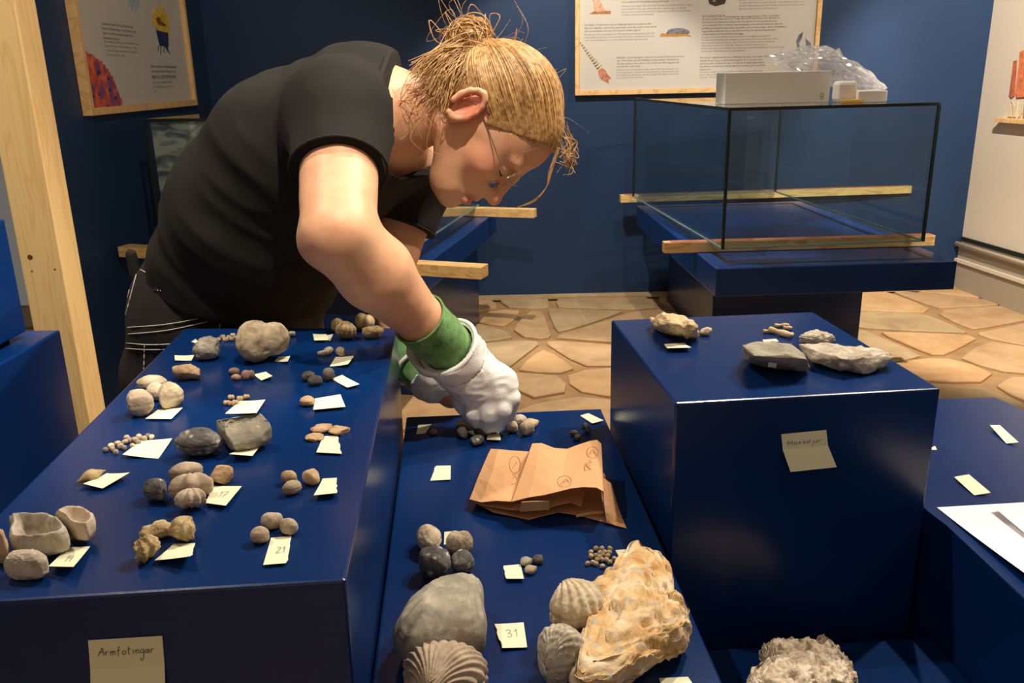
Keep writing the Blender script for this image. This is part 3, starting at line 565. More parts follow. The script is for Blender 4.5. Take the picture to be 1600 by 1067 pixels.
def sh_brach(D, s, ribs=0, amp=.035, fold=.12, beak=.3, narrow=.35, grow=.0, n=.05, hinge=0, **k):
    x, y, z = D.T; P = np.stack([x*(1-narrow*sm(-.1, 1.05, y)), y, sgnpow(z, .85)], 1)
    P[:, 1] += beak*np.exp(-(x/.28)**2)*sm(.55, 1, y)*.6
    P[:, 2] += fold*np.exp(-(x/.33)**2)*sm(.3, -1, y); P[:, 2] *= 1-.25*sm(.2, -1, y)
    rr = np.ones(len(D))
    ph = np.arctan2(x, 1.15-y+.02)
    if ribs: rr += amp*(np.cos(ribs*2*ph))*sm(.0, .25, 1.1-y)*sm(.02, .2, np.abs(z)+.12)
    if grow: rr += grow*np.sin(26*np.sqrt(x*x+(1.05-y)**2))
    rr -= .05*np.exp(-(z/.05)**2)
    return P*(rr*(1+n*fbm(D*1.7+s, s)+.3*n*fbm(D*7, s+2)))[:, None]
def sh_lobes(D, s, lobes=((-.4, 0, 0, .8), (.45, 0, .05, .7)), n=.06, **k):
    r = np.zeros(len(D))
    for lx, ly, lz, q in lobes:
        c = np.array([lx, ly, lz]); b = D @ c; disc = b*b-(c @ c)+q*q; r = np.logaddexp(r*14, np.where(disc > 0, b+np.sqrt(np.maximum(disc, 0)), 0)*14)/14
    return D*(r*(1+n*fbm(D*2+s, s)+.35*n*fbm(D*8, s+1)))[:, None]
def sh_oyster(D, s, **k):
    P = sgnpow(D, .8)*(1+.1*fbm(D*2+s, s))[:, None]; rho = np.hypot(D[:, 0]*1.0, D[:, 1]*1.1); top = sm(-.05, .25, D[:, 2])
    P[:, 2] = np.where(D[:, 2] > 0, P[:, 2]*(1-top)+top*(.75+.12*noise(P*5, s)-1.15*sm(.8, .55, rho)), P[:, 2]); P[:, 2] += .05*np.sin(22*rho+3*noise(P*3, s))*sm(.4, .9, rho)
    return P
def sh_coil(n=0): pass
def outline_shape(D, s, poly, n=.08, rough=7, flat=.75, pits=0, tilt=0, dent=None, ribs=0, **k):
    """poly: outline in local metres about its centre -> unit-height solid with that footprint"""
    az = np.arctan2(D[:, 1], D[:, 0]); pa = np.arctan2(poly[:, 1], poly[:, 0]); pr = np.hypot(*poly.T); o = np.argsort(pa); pa, pr = pa[o], pr[o]
    rho = np.interp(az, np.r_[pa[-1]-2*math.pi, pa, pa[0]+2*math.pi], np.r_[pr[-1], pr, pr[0]]); se = D[:, 2]; ce = np.sqrt(np.maximum(0, 1-se*se))
    P = np.stack([np.cos(az)*rho*ce**.62, np.sin(az)*rho*ce**.62, sgnpow(se, flat)], 1)
    P[:, 2] += n*1.6*fbm(D*2.2+s, s)+n*.9*fbm(D*rough+s, s+5); P[:, 2] /= np.abs(P[:, 2]).max(); sc = 1+.3*n*fbm(D*rough*.8+s, s+9); P[:, 0] *= sc; P[:, 1] *= sc
    if pits: P[:, 2] -= pits*sm(.15, .5, noise(P/rho.mean()*np.array([1, 1, 0])*7+s, s+2))*sm(-.1, .3, se)
    for (nx, ny, nz, dd) in k.get('planes', ()):
        nn = np.array([nx/rho.mean(), ny/rho.mean(), nz]); m_ = nn @ nn; P = P-np.outer(np.maximum(0, P @ nn-dd-.05*noise(P/np.array([rho.mean(), rho.mean(), 1])*3, s))/m_, nn)
    if dent: rr = np.hypot(P[:, 0]/rho-dent[0], P[:, 1]/rho-dent[1]); P[:, 2] -= dent[3]*sm(dent[2], dent[2]*.45, rr)*sm(0, .3, se)
    if ribs: P[:, 2] += .06*np.sin(ribs*np.arctan2(P[:, 0]-poly[:, 0].max()*.6, P[:, 1]-poly[:, 1].max()*1.0)*2)*sm(-.3, .3, se)
    return P
SH = dict(pebble=sh_pebble, rock=sh_rock, brach=sh_brach, lobes=sh_lobes, oyster=sh_oyster)
_seed = [10]
ORD = 'first second third fourth fifth sixth seventh eighth ninth tenth eleventh twelfth thirteenth fourteenth fifteenth sixteenth seventeenth'.split()
HEAP = ['%s from left, %s row from back' % (ORD[a], ORD[b]) for a, b in ((0, 0), (1, 0), (2, 0), (0, 1), (1, 1), (2, 1), (3, 1), (0, 2), (1, 2), (3, 2), (2, 3), (0, 3), (1, 3), (1, 4), (0, 4), (2, 4), (3, 4), (4, 4), (3, 3), (4, 2), (2, 2))]
def view(cx, cy, z): d = ray(cx, cy); d = d/np.linalg.norm(d); return -d[2], math.sqrt(1-d[2]**2)
def put(name, V, F, mat, zt, label, cat, group=None, lift=0, sink=.0006):
    V[:, 2] += zt-V[:, 2].min()-sink+lift; c = V.mean(axis=0)
    o = mobj(name, V, F, mat, loc=(c[0], c[1], V[:, 2].min()), smooth=True); return tag(o, label, cat, group)
def fossil(kind, cx, cy, wd, ht, zt, mat, label, name='fossil_shell', cat='fossil', group=None, flat=1., yaw=0, sub=4, lift=0, tilt=(0, 0), **k):
    _seed[0] += 1; s = _seed[0]; sf, cf = view(cx, cy, zt); P0 = at_z(cx, cy, zt+.01); m = depth(P0)/FPX
    hb = ht*m/2/math.sqrt(sf*sf+(flat*cf)**2); a, b, c = wd*m/2, hb, hb*flat; P0 = at_z(cx, cy, zt+lift+c)
    D, F = ico(sub); P = SH[kind](D, s, **k); P = P/np.array([np.abs(P[:, 0]).max(), np.abs(P[:, 1]).max(), np.abs(P[:, 2]).max()])
    y = math.radians(yaw); Rz = np.array([[math.cos(y), -math.sin(y), 0], [math.sin(y), math.cos(y), 0], [0, 0, 1]])
    if yaw: # keep the apparent size: a, b are lengths along the shell's own axes
        pass
    P = P*np.array([a, b, c]); tx, ty = map(math.radians, tilt)
    Rx = np.array([[1, 0, 0], [0, math.cos(tx), -math.sin(tx)], [0, math.sin(tx), math.cos(tx)]]); Ry = np.array([[math.cos(ty), 0, math.sin(ty)], [0, 1, 0], [-math.sin(ty), 0, math.cos(ty)]])
    P = P @ (Rz @ Rx @ Ry).T; return put(name, P+P0, F, R[mat] if isinstance(mat, str) else mat, zt, label, cat, group, lift)
def traced(px, zt, thick, mat, label, name='rock', cat='rock', sub=5, lift=0, **k):
    """footprint traced at mid height, given its own thickness"""
    _seed[0] += 1; s = _seed[0]; px = np.array(px, float); c = (px.max(0)+px.min(0))/2; sf, cf = view(*c, zt); C = at_z(c[0], c[1], zt+lift+thick/2); m = depth(C)/FPX
    hm = (px[:, 1].max()-px[:, 1].min())*m/2; kk = math.sqrt(max(.2, 1-(thick*.5*.8*cf/hm)**2))
    poly = np.array([at_z(x, y, zt+lift+thick/2)[:2] for x, y in px])-C[:2]; poly[:, 1] *= kk
    n = len(poly); poly = np.vstack([poly[i]+(poly[(i+1) % n]-poly[i])*t for i in range(n) for t in np.linspace(0, 1, 6)[:-1]])
    D, F = ico(sub); P = outline_shape(D, s, poly, **k); P[:, 2] *= thick/2
    return put(name, P+C, F, R[mat], zt, label, cat, None, lift)
def hull(fn, pts, zt, mat, label, amp, freq, name='rock'):
    px = fn([(p[0], p[1]) for p in pts]); bm = bmesh.new()
    for (x, y), p in zip(px, pts): bm.verts.new(tuple(at_z(x, y, zt+p[2])))
    r = bmesh.ops.convex_hull(bm, input=bm.verts[:]); bmesh.ops.delete(bm, geom=[g for g in r['geom_interior'] if isinstance(g, bmesh.types.BMVert)], context='VERTS')
    bmesh.ops.subdivide_edges(bm, edges=bm.edges[:], cuts=2, use_grid_fill=True); bmesh.ops.triangulate(bm, faces=bm.faces[:])
    bmesh.ops.subdivide_edges(bm, edges=[e for e in bm.edges if e.calc_length() > .002], cuts=2, use_grid_fill=True); bmesh.ops.triangulate(bm, faces=bm.faces[:]); bmesh.ops.remove_doubles(bm, verts=bm.verts[:], dist=.0002)
    bmesh.ops.smooth_vert(bm, verts=bm.verts[:], factor=.5, use_axis_x=True, use_axis_y=True, use_axis_z=True); bm.normal_update(); bmesh.ops.recalc_face_normals(bm, faces=bm.faces[:]); bm.verts.index_update()
    V = np.array([v.co[:] for v in bm.verts]); N = np.array([v.normal[:] for v in bm.verts]); F = [[v.index for v in f_.verts] for f_ in bm.faces]; bm.free()
    V = V+N*(amp*(fbm(V*freq, 5, 4)-.6*np.abs(noise(V*freq*.45, 9))))[:, None]; return put(name, V, F, R[mat], zt, label, 'rock')
def c1(l): return [(x/3.81, 480+y/3.81) for x, y in l]
def c2(l): return [(300+x/3.81, 480+y/3.81) for x, y in l]
def c3(l): return [(x/3.81, 680+y/3.81) for x, y in l]
def c5(l): return [(600+x/3.81, 620+y/3.81) for x, y in l]
def c6(l): return [(600+x/3.2, 800+y/3.2) for x, y in l]
def c7(l): return [(980+x/3.636, 470+y/3.636) for x, y in l]
def c8(l): return [(1080+x/2.386, 620+y/2.386) for x, y in l]
f = fossil
# --- left plinth, back rows
f('pebble', 323, 543, 39, 38, ZL, 'grey', 'round purplish grey stone near the back left corner of the left plinth', 'fossil_stone', n=.16, box=.85, sub=5)
for i, (x, y) in enumerate(c1([(1302, 190), (1325, 175), (1345, 190), (1362, 178), (1385, 165), (1402, 178), (1380, 187)])):
    f('lobes', x, y, 9+i % 3, 8, ZL, 'beige', 'tiny pale crumbly fragment, %s from the left of the seven beside the round grey stone' % ORD[[0, 1, 2, 3, 5, 6, 4][i]], 'fossil_fragment', group='crumbly fragments beside the round grey stone', sub=3, n=.3)
f('lobes', 411, 532, 79, 63, ZL, 'beige', 'largest two-lobed stone at the back edge of the left plinth', 'fossil_stone', lobes=((-.3, 0, 0, .72), (.42, .1, .06, .58)), n=.06, sub=5)
f('lobes', 456, 521, 13, 10, ZL, 'cream', 'tiny pale crumb just right of the largest two-lobed stone', 'fossil_fragment', sub=3, n=.2)
f('brach', 527, 507, 22, 24, ZL, 'olive', 'small ribbed yellowish shell leaning behind a broader ribbed one', ribs=14, amp=.09, yaw=30)
f('brach', 541, 515, 37, 30, ZL, 'olive', 'broad ribbed yellowish shell at the back right of the left plinth', ribs=15, amp=.09, yaw=-20, sub=5, fold=.2)
f('lobes', 570, 502, 32, 27, ZL, 'olive', 'rounded yellowish shell at the back right corner beneath her forearm', lobes=((-.3, .1, 0, .7), (.4, -.1, 0, .6)))
f('lobes', 583, 516, 35, 24, ZL, 'olive', 'twisted yellowish shell at the back right corner with a hooked end', lobes=((-.35, 0, .1, .65), (.3, -.1, .15, .6), (.7, .2, .2, .3)), n=.12)
def coil(cx, cy, wd, mat, label, a0, a1, r=.3, rib=10):
    P0 = at_z(cx, cy, ZL); m = depth(P0)/FPX; sc = wd*m/2; th = np.linspace(a0, a1, 44); t = np.linspace(0, 1, 44)
    pts = np.stack([np.cos(th)*(.72-.1*t), np.sin(th)*(.8-.1*t), .3+.15*np.sin(t*3)], 1)*sc; rad = sc*(r*np.sin(np.clip(t*.85+.15, 0, 1)*math.pi)**.6+.04)*(1+.10*np.cos(t*2*math.pi*rib)); V = []; F = []
    tube(V, F, pts+P0, rad, 12); return put('coiled_shell', np.array(V), F, R[mat], ZL, label, 'fossil')
coil(507, 552, 28, 'pale', 'pale ribbed crescent-shaped coiled shell on the left plinth', -2.3, 1.9)
f('brach', 532, 549, 20, 16, ZL, 'cream', 'small cream ribbed shell right of the crescent coil', ribs=9, amp=.08, yaw=-50)
f('brach', 482, 587, 23, 18, ZL, 'dark', 'dark shell in the arm shadow, left one of three', n=.1)
f('brach', 492, 594, 24, 18, ZL, 'dark', 'dark shell in the arm shadow, front one of three', yaw=20, fold=.2)
f('brach', 513, 584, 23, 22, ZL, 'dark', 'dark upright shell in the arm shadow, right one of three', yaw=60, fold=.2)
f('brach', 366, 579, 18, 13, ZL, 'brown', 'small brownish shell resting behind its twin left of a small note', sub=3)
f('brach', 369, 589, 17, 12, ZL, 'brown', 'small brownish shell in front of its twin left of a small note', sub=3, fold=.25)
f('lobes', 388, 585, 22, 17, ZL, 'brown', 'small two-lobed brownish shell touching a small note', lobes=((-.35, -.1, 0, .65), (.4, .2, 0, .55)), sub=3)
f('rock', 292, 579, 44, 30, ZL, 'tan', 'flat-topped tan stone with chipped end near the left edge', 'fossil_stone', planes=12, n=.06)
f('brach', 238, 598, 48, 27, ZL, 'cream', 'long cream shell at the back of the pale four-shell heap', yaw=8, fold=.05)
f('brach', 243, 611, 32, 30, ZL, 'cream', 'cream shell wedged in the middle of the pale four-shell heap', yaw=-30)
f('brach', 266, 615, 40, 44, ZL, 'cream', 'tall cream shell with a dark notch, right end of the pale four-shell heap', yaw=160, fold=.2, sub=5, narrow=.2)
f('brach', 218, 628, 46, 43, ZL, 'shellp', 'rounded pinkish white shell, front left of the pale four-shell heap', yaw=160, fold=.22, sub=5, narrow=.2)
for i, (x, y) in enumerate(c1([(1375, 533), (1428, 540), (1467, 530), (1348, 566), (1375, 570), (1400, 562)])):
    f('lobes', x, y, 11, 9, ZL, 'tan', 'tiny bean-shaped tan shell, %s of the six behind a large note' % ('back left', 'back middle', 'back right', 'front left', 'front middle', 'front right')[i], 'fossil_bean', group='tiny bean-shaped shells behind a large note', sub=3, lobes=((-.4, 0, 0, .6), (.45, .05, 0, .55)))
f('brach', 480, 626, 24, 18, ZL, 'tan', 'single small domed tan shell left of a big slanted note', flat=.7, sub=4, narrow=.1, fold=0)
f('rock', 502, 667, 35, 18, ZL, 'tan', 'thin angular tan shard, back one of three by a torn note', 'fossil_shard', flat=.25, yaw=-10, planes=9)
f('rock', 491, 682, 32, 15, ZL, 'tan', 'thin angular tan shard, front left of three by a torn note', 'fossil_shard', flat=.28, yaw=12, planes=9)
f('rock', 530, 671, 36, 17, ZL, 'tan', 'thin rounded tan shard, right one of three by a torn note', 'fossil_shard', flat=.28, planes=9)
f('brach', 311, 690, 74, 46, ZL, 'slate', 'large dark pointed shell, left of the pair in the middle of the left plinth', 'fossil_shell', fold=.0, narrow=.15, sub=5, n=.07, grow=.006, flat=.85)
traced(c2([(160, 690), (200, 645), (290, 635), (370, 648), (430, 680), (472, 715), (470, 745), (400, 785), (300, 818), (215, 835), (190, 810), (165, 750)]), ZL, .036, 'blue', 'large grey broken shell with a pale cut face, right of the dark pointed shell', 'fossil_shell', 'fossil', n=.07, flat=.7, planes=((.25, -1, .9, .72), (-.2, .5, 1, .9)))
for i, (x, y) in enumerate(c1([(628, 846), (660, 822), (668, 840), (688, 858), (700, 806), (717, 822), (737, 832), (755, 775), (745, 798), (772, 788), (788, 820), (800, 785), (822, 800), (825, 768), (858, 778), (880, 764), (902, 770)])):
    f('brach', x, y, 10+i % 3, 9+i % 2, ZL, ('grey', 'cream', 'beige')[i % 3], 'tiny rounded shell, %s from the left in the string above a wide note' % ORD[[0, 1, 2, 3, 4, 5, 6, 8, 7, 9, 10, 11, 12, 13, 14, 15, 16][i]], 'fossil_bead', group='string of tiny shells near the left edge', sub=3, yaw=i*50)
def spindle():
    P0, P1 = at_z(119, 749, ZL+.007), at_z(165, 730, ZL+.009); V = []; F = []; t = np.linspace(0, 1, 30); pts = P0+(P1-P0)*t[:, None]; tube(V, F, pts, .0006+.0058*np.sin(np.clip(t*1.03, 0, 1)*math.pi)**1.7, 14); V = np.array(V)
    V += .0008*fbm(V*150, 3)[:, None]; return put('spindle_fossil', V, F, R['olive'], ZL, 'small yellowish spindle-shaped fossil pointed at both ends', 'fossil')
spindle()
f('brach', 290, 735, 52, 31, ZL, 'shellp', 'smooth grey-pink shell at the back of the heap beside note 17', yaw=20, lift=.004)
f('brach', 298, 757, 68, 44, ZL, 'shellp', 'largest fluted shell in the centre of the heap beside note 17', yaw=15, ribs=7, amp=.08, fold=.3, sub=5)
f('brach', 243, 764, 46, 37, ZL, 'slate', 'dark grey ribbed shell on the left of the heap beside note 17', yaw=-35, ribs=12, amp=.06, fold=.02, sub=5)
f('brach', 298, 778, 48, 35, ZL, 'shellp', 'strongly ribbed grey shell at the front of the heap beside note 17', yaw=12, ribs=11, amp=.11, fold=.3, n=.03, sub=5, lift=.001)
f('rock', 346, 738, 42, 33, ZL, 'tan', 'blunt tan shell right of the heap beside note 17', n=.06, planes=9)
f('brach', 452, 745, 29, 23, ZL, 'tan', 'small tan egg-shaped shell, back left of three', yaw=-20, fold=0)
f('brach', 456, 761, 31, 24, ZL, 'beige', 'small greyish egg-shaped shell, front of three', yaw=30, fold=0)
f('brach', 486, 743, 31, 28, ZL, 'tan', 'small tan egg-shaped shell with a seam, right of three', yaw=-40, fold=0, tilt=(40, 0))
traced(c3([(90, 490), (200, 478), (270, 488), (340, 488), (385, 530), (408, 580), (400, 640), (340, 670), (220, 690), (80, 697), (38, 680), (45, 625), (80, 570)]), ZL, .029, 'pale', 'boxy grey oyster shell with a deep hollow, in the front left group', 'oyster_shell', 'fossil', n=.05, flat=.75, dent=(.0, -.08, .86, 1.25), rough=5)
traced(c3([(340, 480), (400, 445), (470, 432), (530, 445), (575, 490), (560, 545), (495, 608), (430, 595), (405, 570), (390, 520)]), ZL, .024, 'shellp', 'cupped pinkish oyster shell with a raised rim behind the boxy one', 'oyster_shell', 'fossil', n=.05, flat=.85, dent=(.05, .0, .88, .9), lift=.004, rough=5)
traced(c3([(0, 812), (60, 740), (110, 700), (180, 688), (250, 700), (295, 745), (270, 800), (210, 838), (90, 835), (10, 822)]), ZL, .022, 'pale', 'domed grey oyster shell at the front, left of note 19', 'oyster_shell', 'fossil', n=.06, flat=.8)
traced(c3([(0, 590), (30, 590), (52, 620), (45, 670), (0, 720), (-40, 700), (-50, 620)]), ZL, .03, 'tan', 'tan shell cut off by the left picture edge beside the oysters', 'oyster_shell', 'fossil', n=.08, sub=4)
f('lobes', 246, 823, 56, 38, ZL, 'olive', 'arched wrinkled tan shell at the back of the curled trio', yaw=22, lobes=((-.45, 0, .1, .55), (.1, .05, .2, .6), (.6, 0, 0, .4)), n=.1, sub=5)
f('brach', 228, 855, 53, 43, ZL, 'olive', 'curled frilly tan shell at the front of the curled trio', ribs=9, amp=.13, n=.14, yaw=70, sub=5, fold=.3)
f('brach', 286, 826, 48, 42, ZL, 'olive', 'pointed ribbed tan shell at the right of the curled trio', ribs=10, amp=.08, n=.08, yaw=-25, sub=5)
f('lobes', 424, 811, 36, 31, ZL, 'shellp', 'rounded heart-shaped shell, back one of three by note 21', lobes=((-.35, .1, 0, .7), (.38, .1, 0, .68), (0, -.2, .1, .7)))
f('brach', 406, 834, 30, 30, ZL, 'shellp', 'rounded pale shell, front left of three by note 21', narrow=.1)
f('brach', 451, 820, 33, 28, ZL, 'shellp', 'rounded pinkish shell, right one of three by note 21', narrow=.1, yaw=150)
# --- middle plinth
f('pebble', 677, 674, 14, 10, ZM, 'brown', 'lone small dark brown pebble beside the back left note', 'fossil_pebble', sub=3)
f('brach', 728, 664, 32, 20, ZM, 'olive', 'brownish shell behind the dark ones beneath the gloved hand', lift=.002)
f('brach', 722, 674, 32, 21, ZM, 'dark', 'dark shell with a pointed end, left of those beneath the gloved hand', yaw=-60)
f('brach', 752, 670, 27, 25, ZM, 'dark', 'round dark shell right beneath the gloved fingers', narrow=.1)
f('brach', 746, 687, 30, 16, ZM, 'slate', 'flat dark shell in front of those beneath the gloved hand', yaw=70, fold=0, flat=.6)
f('brach', 770, 665, 20, 23, ZM, 'pale', 'pale shell standing on edge under the fingertips', yaw=10, tilt=(50, 0))
f('brach', 791, 656, 20, 17, ZM, 'cream', 'cream shell partly hidden behind the gloved hand', yaw=20)
f('brach', 801, 666, 24, 19, ZM, 'shellp', 'pinkish white shell, left of the group right of the gloved hand', yaw=-50, fold=.02)
f('brach', 812, 656, 23, 19, ZM, 'pale', 'grey-white shell, back of the group right of the gloved hand', yaw=10)
f('brach', 823, 668, 25, 24, ZM, 'beige', 'brownish shell, front of the group right of the gloved hand', yaw=170, fold=.2)
f('brach', 829, 660, 29, 15, ZM, 'tan', 'flat tan shell, right of the group beside the gloved hand', yaw=-70, flat=.4, fold=0, lift=.003)
for i, (x, y, a, b) in enumerate(((897, 676, 14, 10), (902, 683, 13, 12), (914, 664, 13, 9), (919, 670, 13, 10))):
    f('brach', x, y, a, b, ZM, 'dark', ('tiny dark shell, back left of four near the back right note', 'tiny dark shell, front left of four near the back right note', 'tiny dark shell, back right of four near the back right note', 'tiny dark shell, front right of four near the back right note')[i], 'fossil_bead', sub=3, yaw=40*i)
f('brach', 669, 841, 57, 42, ZM, 'cream', 'pale smooth domed shell, back left of the four-stone cluster', narrow=.15, sub=5, fold=0, yaw=-75)
f('lobes', 718, 847, 43, 40, ZM, 'beige', 'brown-grey shell with a dimple, back right of the four-stone cluster', lobes=((-.3, .05, .0, .72), (.32, .05, 0, .72), (0, -.25, 0, .7)), sub=5)
f('pebble', 679, 877, 51, 51, ZM, 'slate', 'dark speckled round stone, front left of the four-stone cluster', 'fossil_stone', box=.85, sub=5)
f('brach', 722, 876, 38, 41, ZM, 'slate', 'small speckled grey shell, front right of the four-stone cluster', narrow=.15, sub=5)
f('brach', 822, 876, 21, 16, ZM, 'blue', 'small grey almond-shaped shell, left of three', yaw=-80, fold=0, flat=.6)
f('brach', 841, 873, 19, 16, ZM, 'dark', 'small dark almond-shaped shell, right of three', yaw=-40, fold=0, flat=.7)
f('brach', 829, 889, 20, 16, ZM, 'beige', 'small beige almond-shaped shell, front of three', yaw=-70, fold=0, flat=.6)
for i, (x, y) in enumerate(c6([(1060, 180), (1090, 180), (1130, 180), (1035, 198), (1080, 200), (1105, 198), (1127, 200), (1035, 217), (1060, 215), (1095, 212), (1113, 235), (1065, 237), (1090, 235), (1045, 250), (1018, 255), (1060, 256), (1092, 268), (1130, 248), (1152, 230), (1120, 217), (1078, 222)])):
    f('brach', x, y, 9, 9, ZM, ('beige', 'cream', 'olive')[i % 3], 'tiny shell heaped by the ochre rock, %s' % HEAP[i], 'fossil_bead', group='heap of tiny shells on the middle plinth', sub=3, yaw=i*67)
traced(c6([(40, 640), (60, 580), (130, 480), (230, 385), (320, 340), (400, 332), (480, 345), (500, 380), (500, 470), (515, 560), (505, 650), (460, 672), (300, 700), (200, 730), (100, 735), (60, 690)]), ZM, .054, 'blue', 'big smooth grey-green bivalve shell left of note 31', 'bivalve_shell', 'fossil', n=.035, flat=.85, rough=4, ribs=24)
f('brach', 694, 1052, 132, 112, ZM, 'shellp', 'fan-shaped ribbed scallop shell at the bottom of the picture', 'scallop_shell', ribs=26, amp=.042, fold=0, beak=.1, narrow=.3, yaw=165, sub=6, n=.02, flat=.75)
rock_px = [(985, 852), (1000, 851), (1030, 866), (1050, 898), (1053, 940), (1076, 948), (1078, 985), (1066, 1008), (1036, 1016), (1000, 1040), (960, 1064), (915, 1080), (895, 1066), (905, 1020), (915, 975), (905, 925), (930, 905), (955, 888), (972, 866)]
traced(rock_px, ZM, .055, 'ochre', 'large knobbly ochre rock with shells stuck to its left side', 'fossil_rock', 'rock', n=.16, rough=7, flat=.6, sub=6, pits=.25)
f('brach', 899, 947, 84, 82, ZM, 'cream', 'ribbed cream shell embedded in the left side of the ochre rock, upper one', ribs=16, amp=.04, yaw=25, sub=6, fold=.1, beak=.15, narrow=.25, lift=.012)
f('brach', 877, 1018, 82, 96, ZM, 'pale', 'grey finely ribbed shell below the other at the ochre rock, lower one', ribs=18, amp=.018, yaw=150, sub=6, fold=.05, beak=.15, narrow=.35, grow=.01)
f('brach', 905, 1062, 34, 44, ZM, 'shellp', 'smooth shell fragment at the lower tip of the ochre rock', yaw=30, lift=.008)
# --- right plinth
hull(c7, [(125, 105, .012), (200, 80, .028), (270, 85, .029), (360, 115, .027), (400, 150, .022), (420, 200, .01), (405, 228, 0), (330, 228, 0), (270, 214, .002), (200, 193, .004), (135, 160, .004), (250, 140, .032), (160, 130, 0), (380, 180, 0)], ZR, 'sand', 'crumbly sandy rock at the back left of the right plinth', .0036, 120)
f('rock', 1103, 517, 21, 15, ZR, 'cream', 'small white chip touching the sandy rock', 'rock_chip', 'rock', sub=3)
for (x, y, l, an, lab) in ((1222, 507, 22, 2, 'thin pale fossil twig, farthest of five'), (1231, 511, 13, -10, 'short pale fossil twig, second from the back of five'), (1201, 516, 16, 4, 'thin pale fossil twig, leftmost of five'), (1220, 520, 30, -38, 'longest thick pale fossil twig lying askew among five'), (1235, 522, 13, 30, 'short pale fossil twig, rightmost of five')):
    P0 = at_z(x, y, ZR+.004); m = depth(P0)/FPX; d = np.array([math.cos(math.radians(an)), math.sin(math.radians(an))*1.8, 0]); t = np.linspace(-1, 1, 12); V = []; F = []
    tube(V, F, P0+np.outer(t*l*m/2, d), (.0028 if l < 25 else .0042)*(1+.2*np.sin(t*5)), 8); put('fossil_twig', np.array(V), F, R['sand'], ZR, lab+' on the right plinth', 'fossil')
traced(c7([(980, 185), (1050, 168), (1110, 175), (1165, 200), (1195, 225), (1160, 245), (1060, 238), (985, 225)]), ZR, .02, 'pale', 'small rough grey rock behind the long pale slab', n=.2)
ra = hull(c7, [(650, 252, .034), (725, 235, .036), (830, 229, .036), (930, 240, .034), (985, 280, .03), (1030, 335, .026), (720, 318, .035), (910, 303, .034), (1000, 345, .022), (670, 350, .006), (760, 378, 0), (900, 402, 0), (1020, 408, .003), (1043, 385, .006), (655, 300, .01), (720, 275, 0), (950, 290, 0)], ZR, 'blue', 'angular grey rock with a small white sticker on its front', .0013, 90)
hull(c7, [(962, 249, .022), (1130, 240, .023), (1300, 265, .02), (1430, 275, .02), (1505, 300, .018), (1520, 325, .014), (1440, 382, .004), (1370, 428, 0), (1300, 420, .001), (1200, 392, .003), (1100, 375, .005), (1020, 335, .01), (1080, 290, 0), (1400, 310, 0), (1250, 340, .022)], ZR, 'pale', 'long pale pitted slab of rock on the right plinth', .0024, 130, 'rock_slab')
# --- coral at the bottom right
traced(c8([(250, 915), (310, 908), (370, 915), (430, 885), (490, 885), (530, 910), (560, 960), (600, 1030), (625, 1067), (610, 1130), (400, 1190), (200, 1140), (215, 1055), (270, 1020), (275, 970)]), ZS, .06, 'coral', 'pale coral rock full of pits and tubes at the bottom right', 'coral_rock', 'rock', n=.2, pits=.3, flat=.85, sub=6, rough=13)
# ------------------------------------------------------------------ paper notes
GL = {'A': [[(0, 0), (.25, .5), (.45, 1), (.5, .5), (.55, 0)], [(.1, .4), (.55, .5)]], 'r': [[(0, .5), (.05, 0)], [(.03, .3), (.2, .5), (.32, .48)]], 'm': [[(0, .45), (.05, 0)], [(.04, .3), (.2, .5), (.25, 0)], [(.24, .3), (.4, .5), (.48, 0)]],
 'f': [[(.35, .95), (.2, .95), (.15, .6), (.1, -.2)], [(0, .5), (.32, .55)]], 'o': [[(.2, .5), (.02, .3), (.1, 0), (.3, .1), (.32, .4), (.2, .5)]], 't': [[(.18, 1), (.15, .1), (.28, 0)], [(0, .6), (.36, .66)]], 'i': [[(.08, .5), (.1, 0)], [(.12, .75), (.16, .8)]],
 'n': [[(0, .5), (.04, 0)], [(.03, .3), (.22, .5), (.3, 0)]], 'g': [[(.3, .5), (.05, .45), (.05, .1), (.28, .15), (.32, .5), (.28, -.5), (.1, -.9), (-.05, -.6)]], 'a': [[(.3, .45), (.05, .4), (.03, .05), (.25, .1), (.3, .5), (.38, 0)]],
 'M': [[(-.05, -.3), (.08, .9), (.25, .2), (.45, .9), (.5, 0)]], 's': [[(.3, .5), (.08, .45), (.25, .2), (.02, 0)]], 'd': [[(.3, .4), (.05, .4), (.03, .05), (.28, .1)], [(.36, 1.1), (.32, 0)]], 'j': [[(.15, .5), (.1, -.5), (-.08, -.55)]], 'u': [[(0, .5), (.05, .05), (.25, .1), (.3, .5), (.34, 0)]],
 '1': [[(.05, .7), (.2, 1), (.18, 0)]], '2': [[(0, .8), (.2, 1), (.35, .75), (0, 0), (.4, .02)]], '3': [[(0, .9), (.25, 1), (.3, .7), (.12, .52), (.35, .35), (.25, .05), (0, .08)]], '7': [[(0, .95), (.4, 1), (.15, 0)], [(.08, .5), (.36, .52)]], '9': [[(.35, .8), (.2, 1), (.02, .8), (.15, .55), (.35, .75), (.3, 0)]],
 'P': [[(0, 0), (.05, 1), (.3, .95), (.33, .6), (.04, .5)]], 'y': [[(0, .5), (.12, .1), (.3, .5), (.1, -.4)]], 'w': [[(0, .5), (.08, 0), (.2, .4), (.3, 0), (.42, .5)]], 'k': [[(0, 1), (.03, 0)], [(.3, .55), (.05, .3), (.32, 0)]], 'B': [[(.0, 0), (.03, 1), (.3, .85), (.05, .52), (.35, .3), (.0, 0)]], 'c': [[(.3, .45), (.08, .45), (.05, .05), (.3, .05)]]}
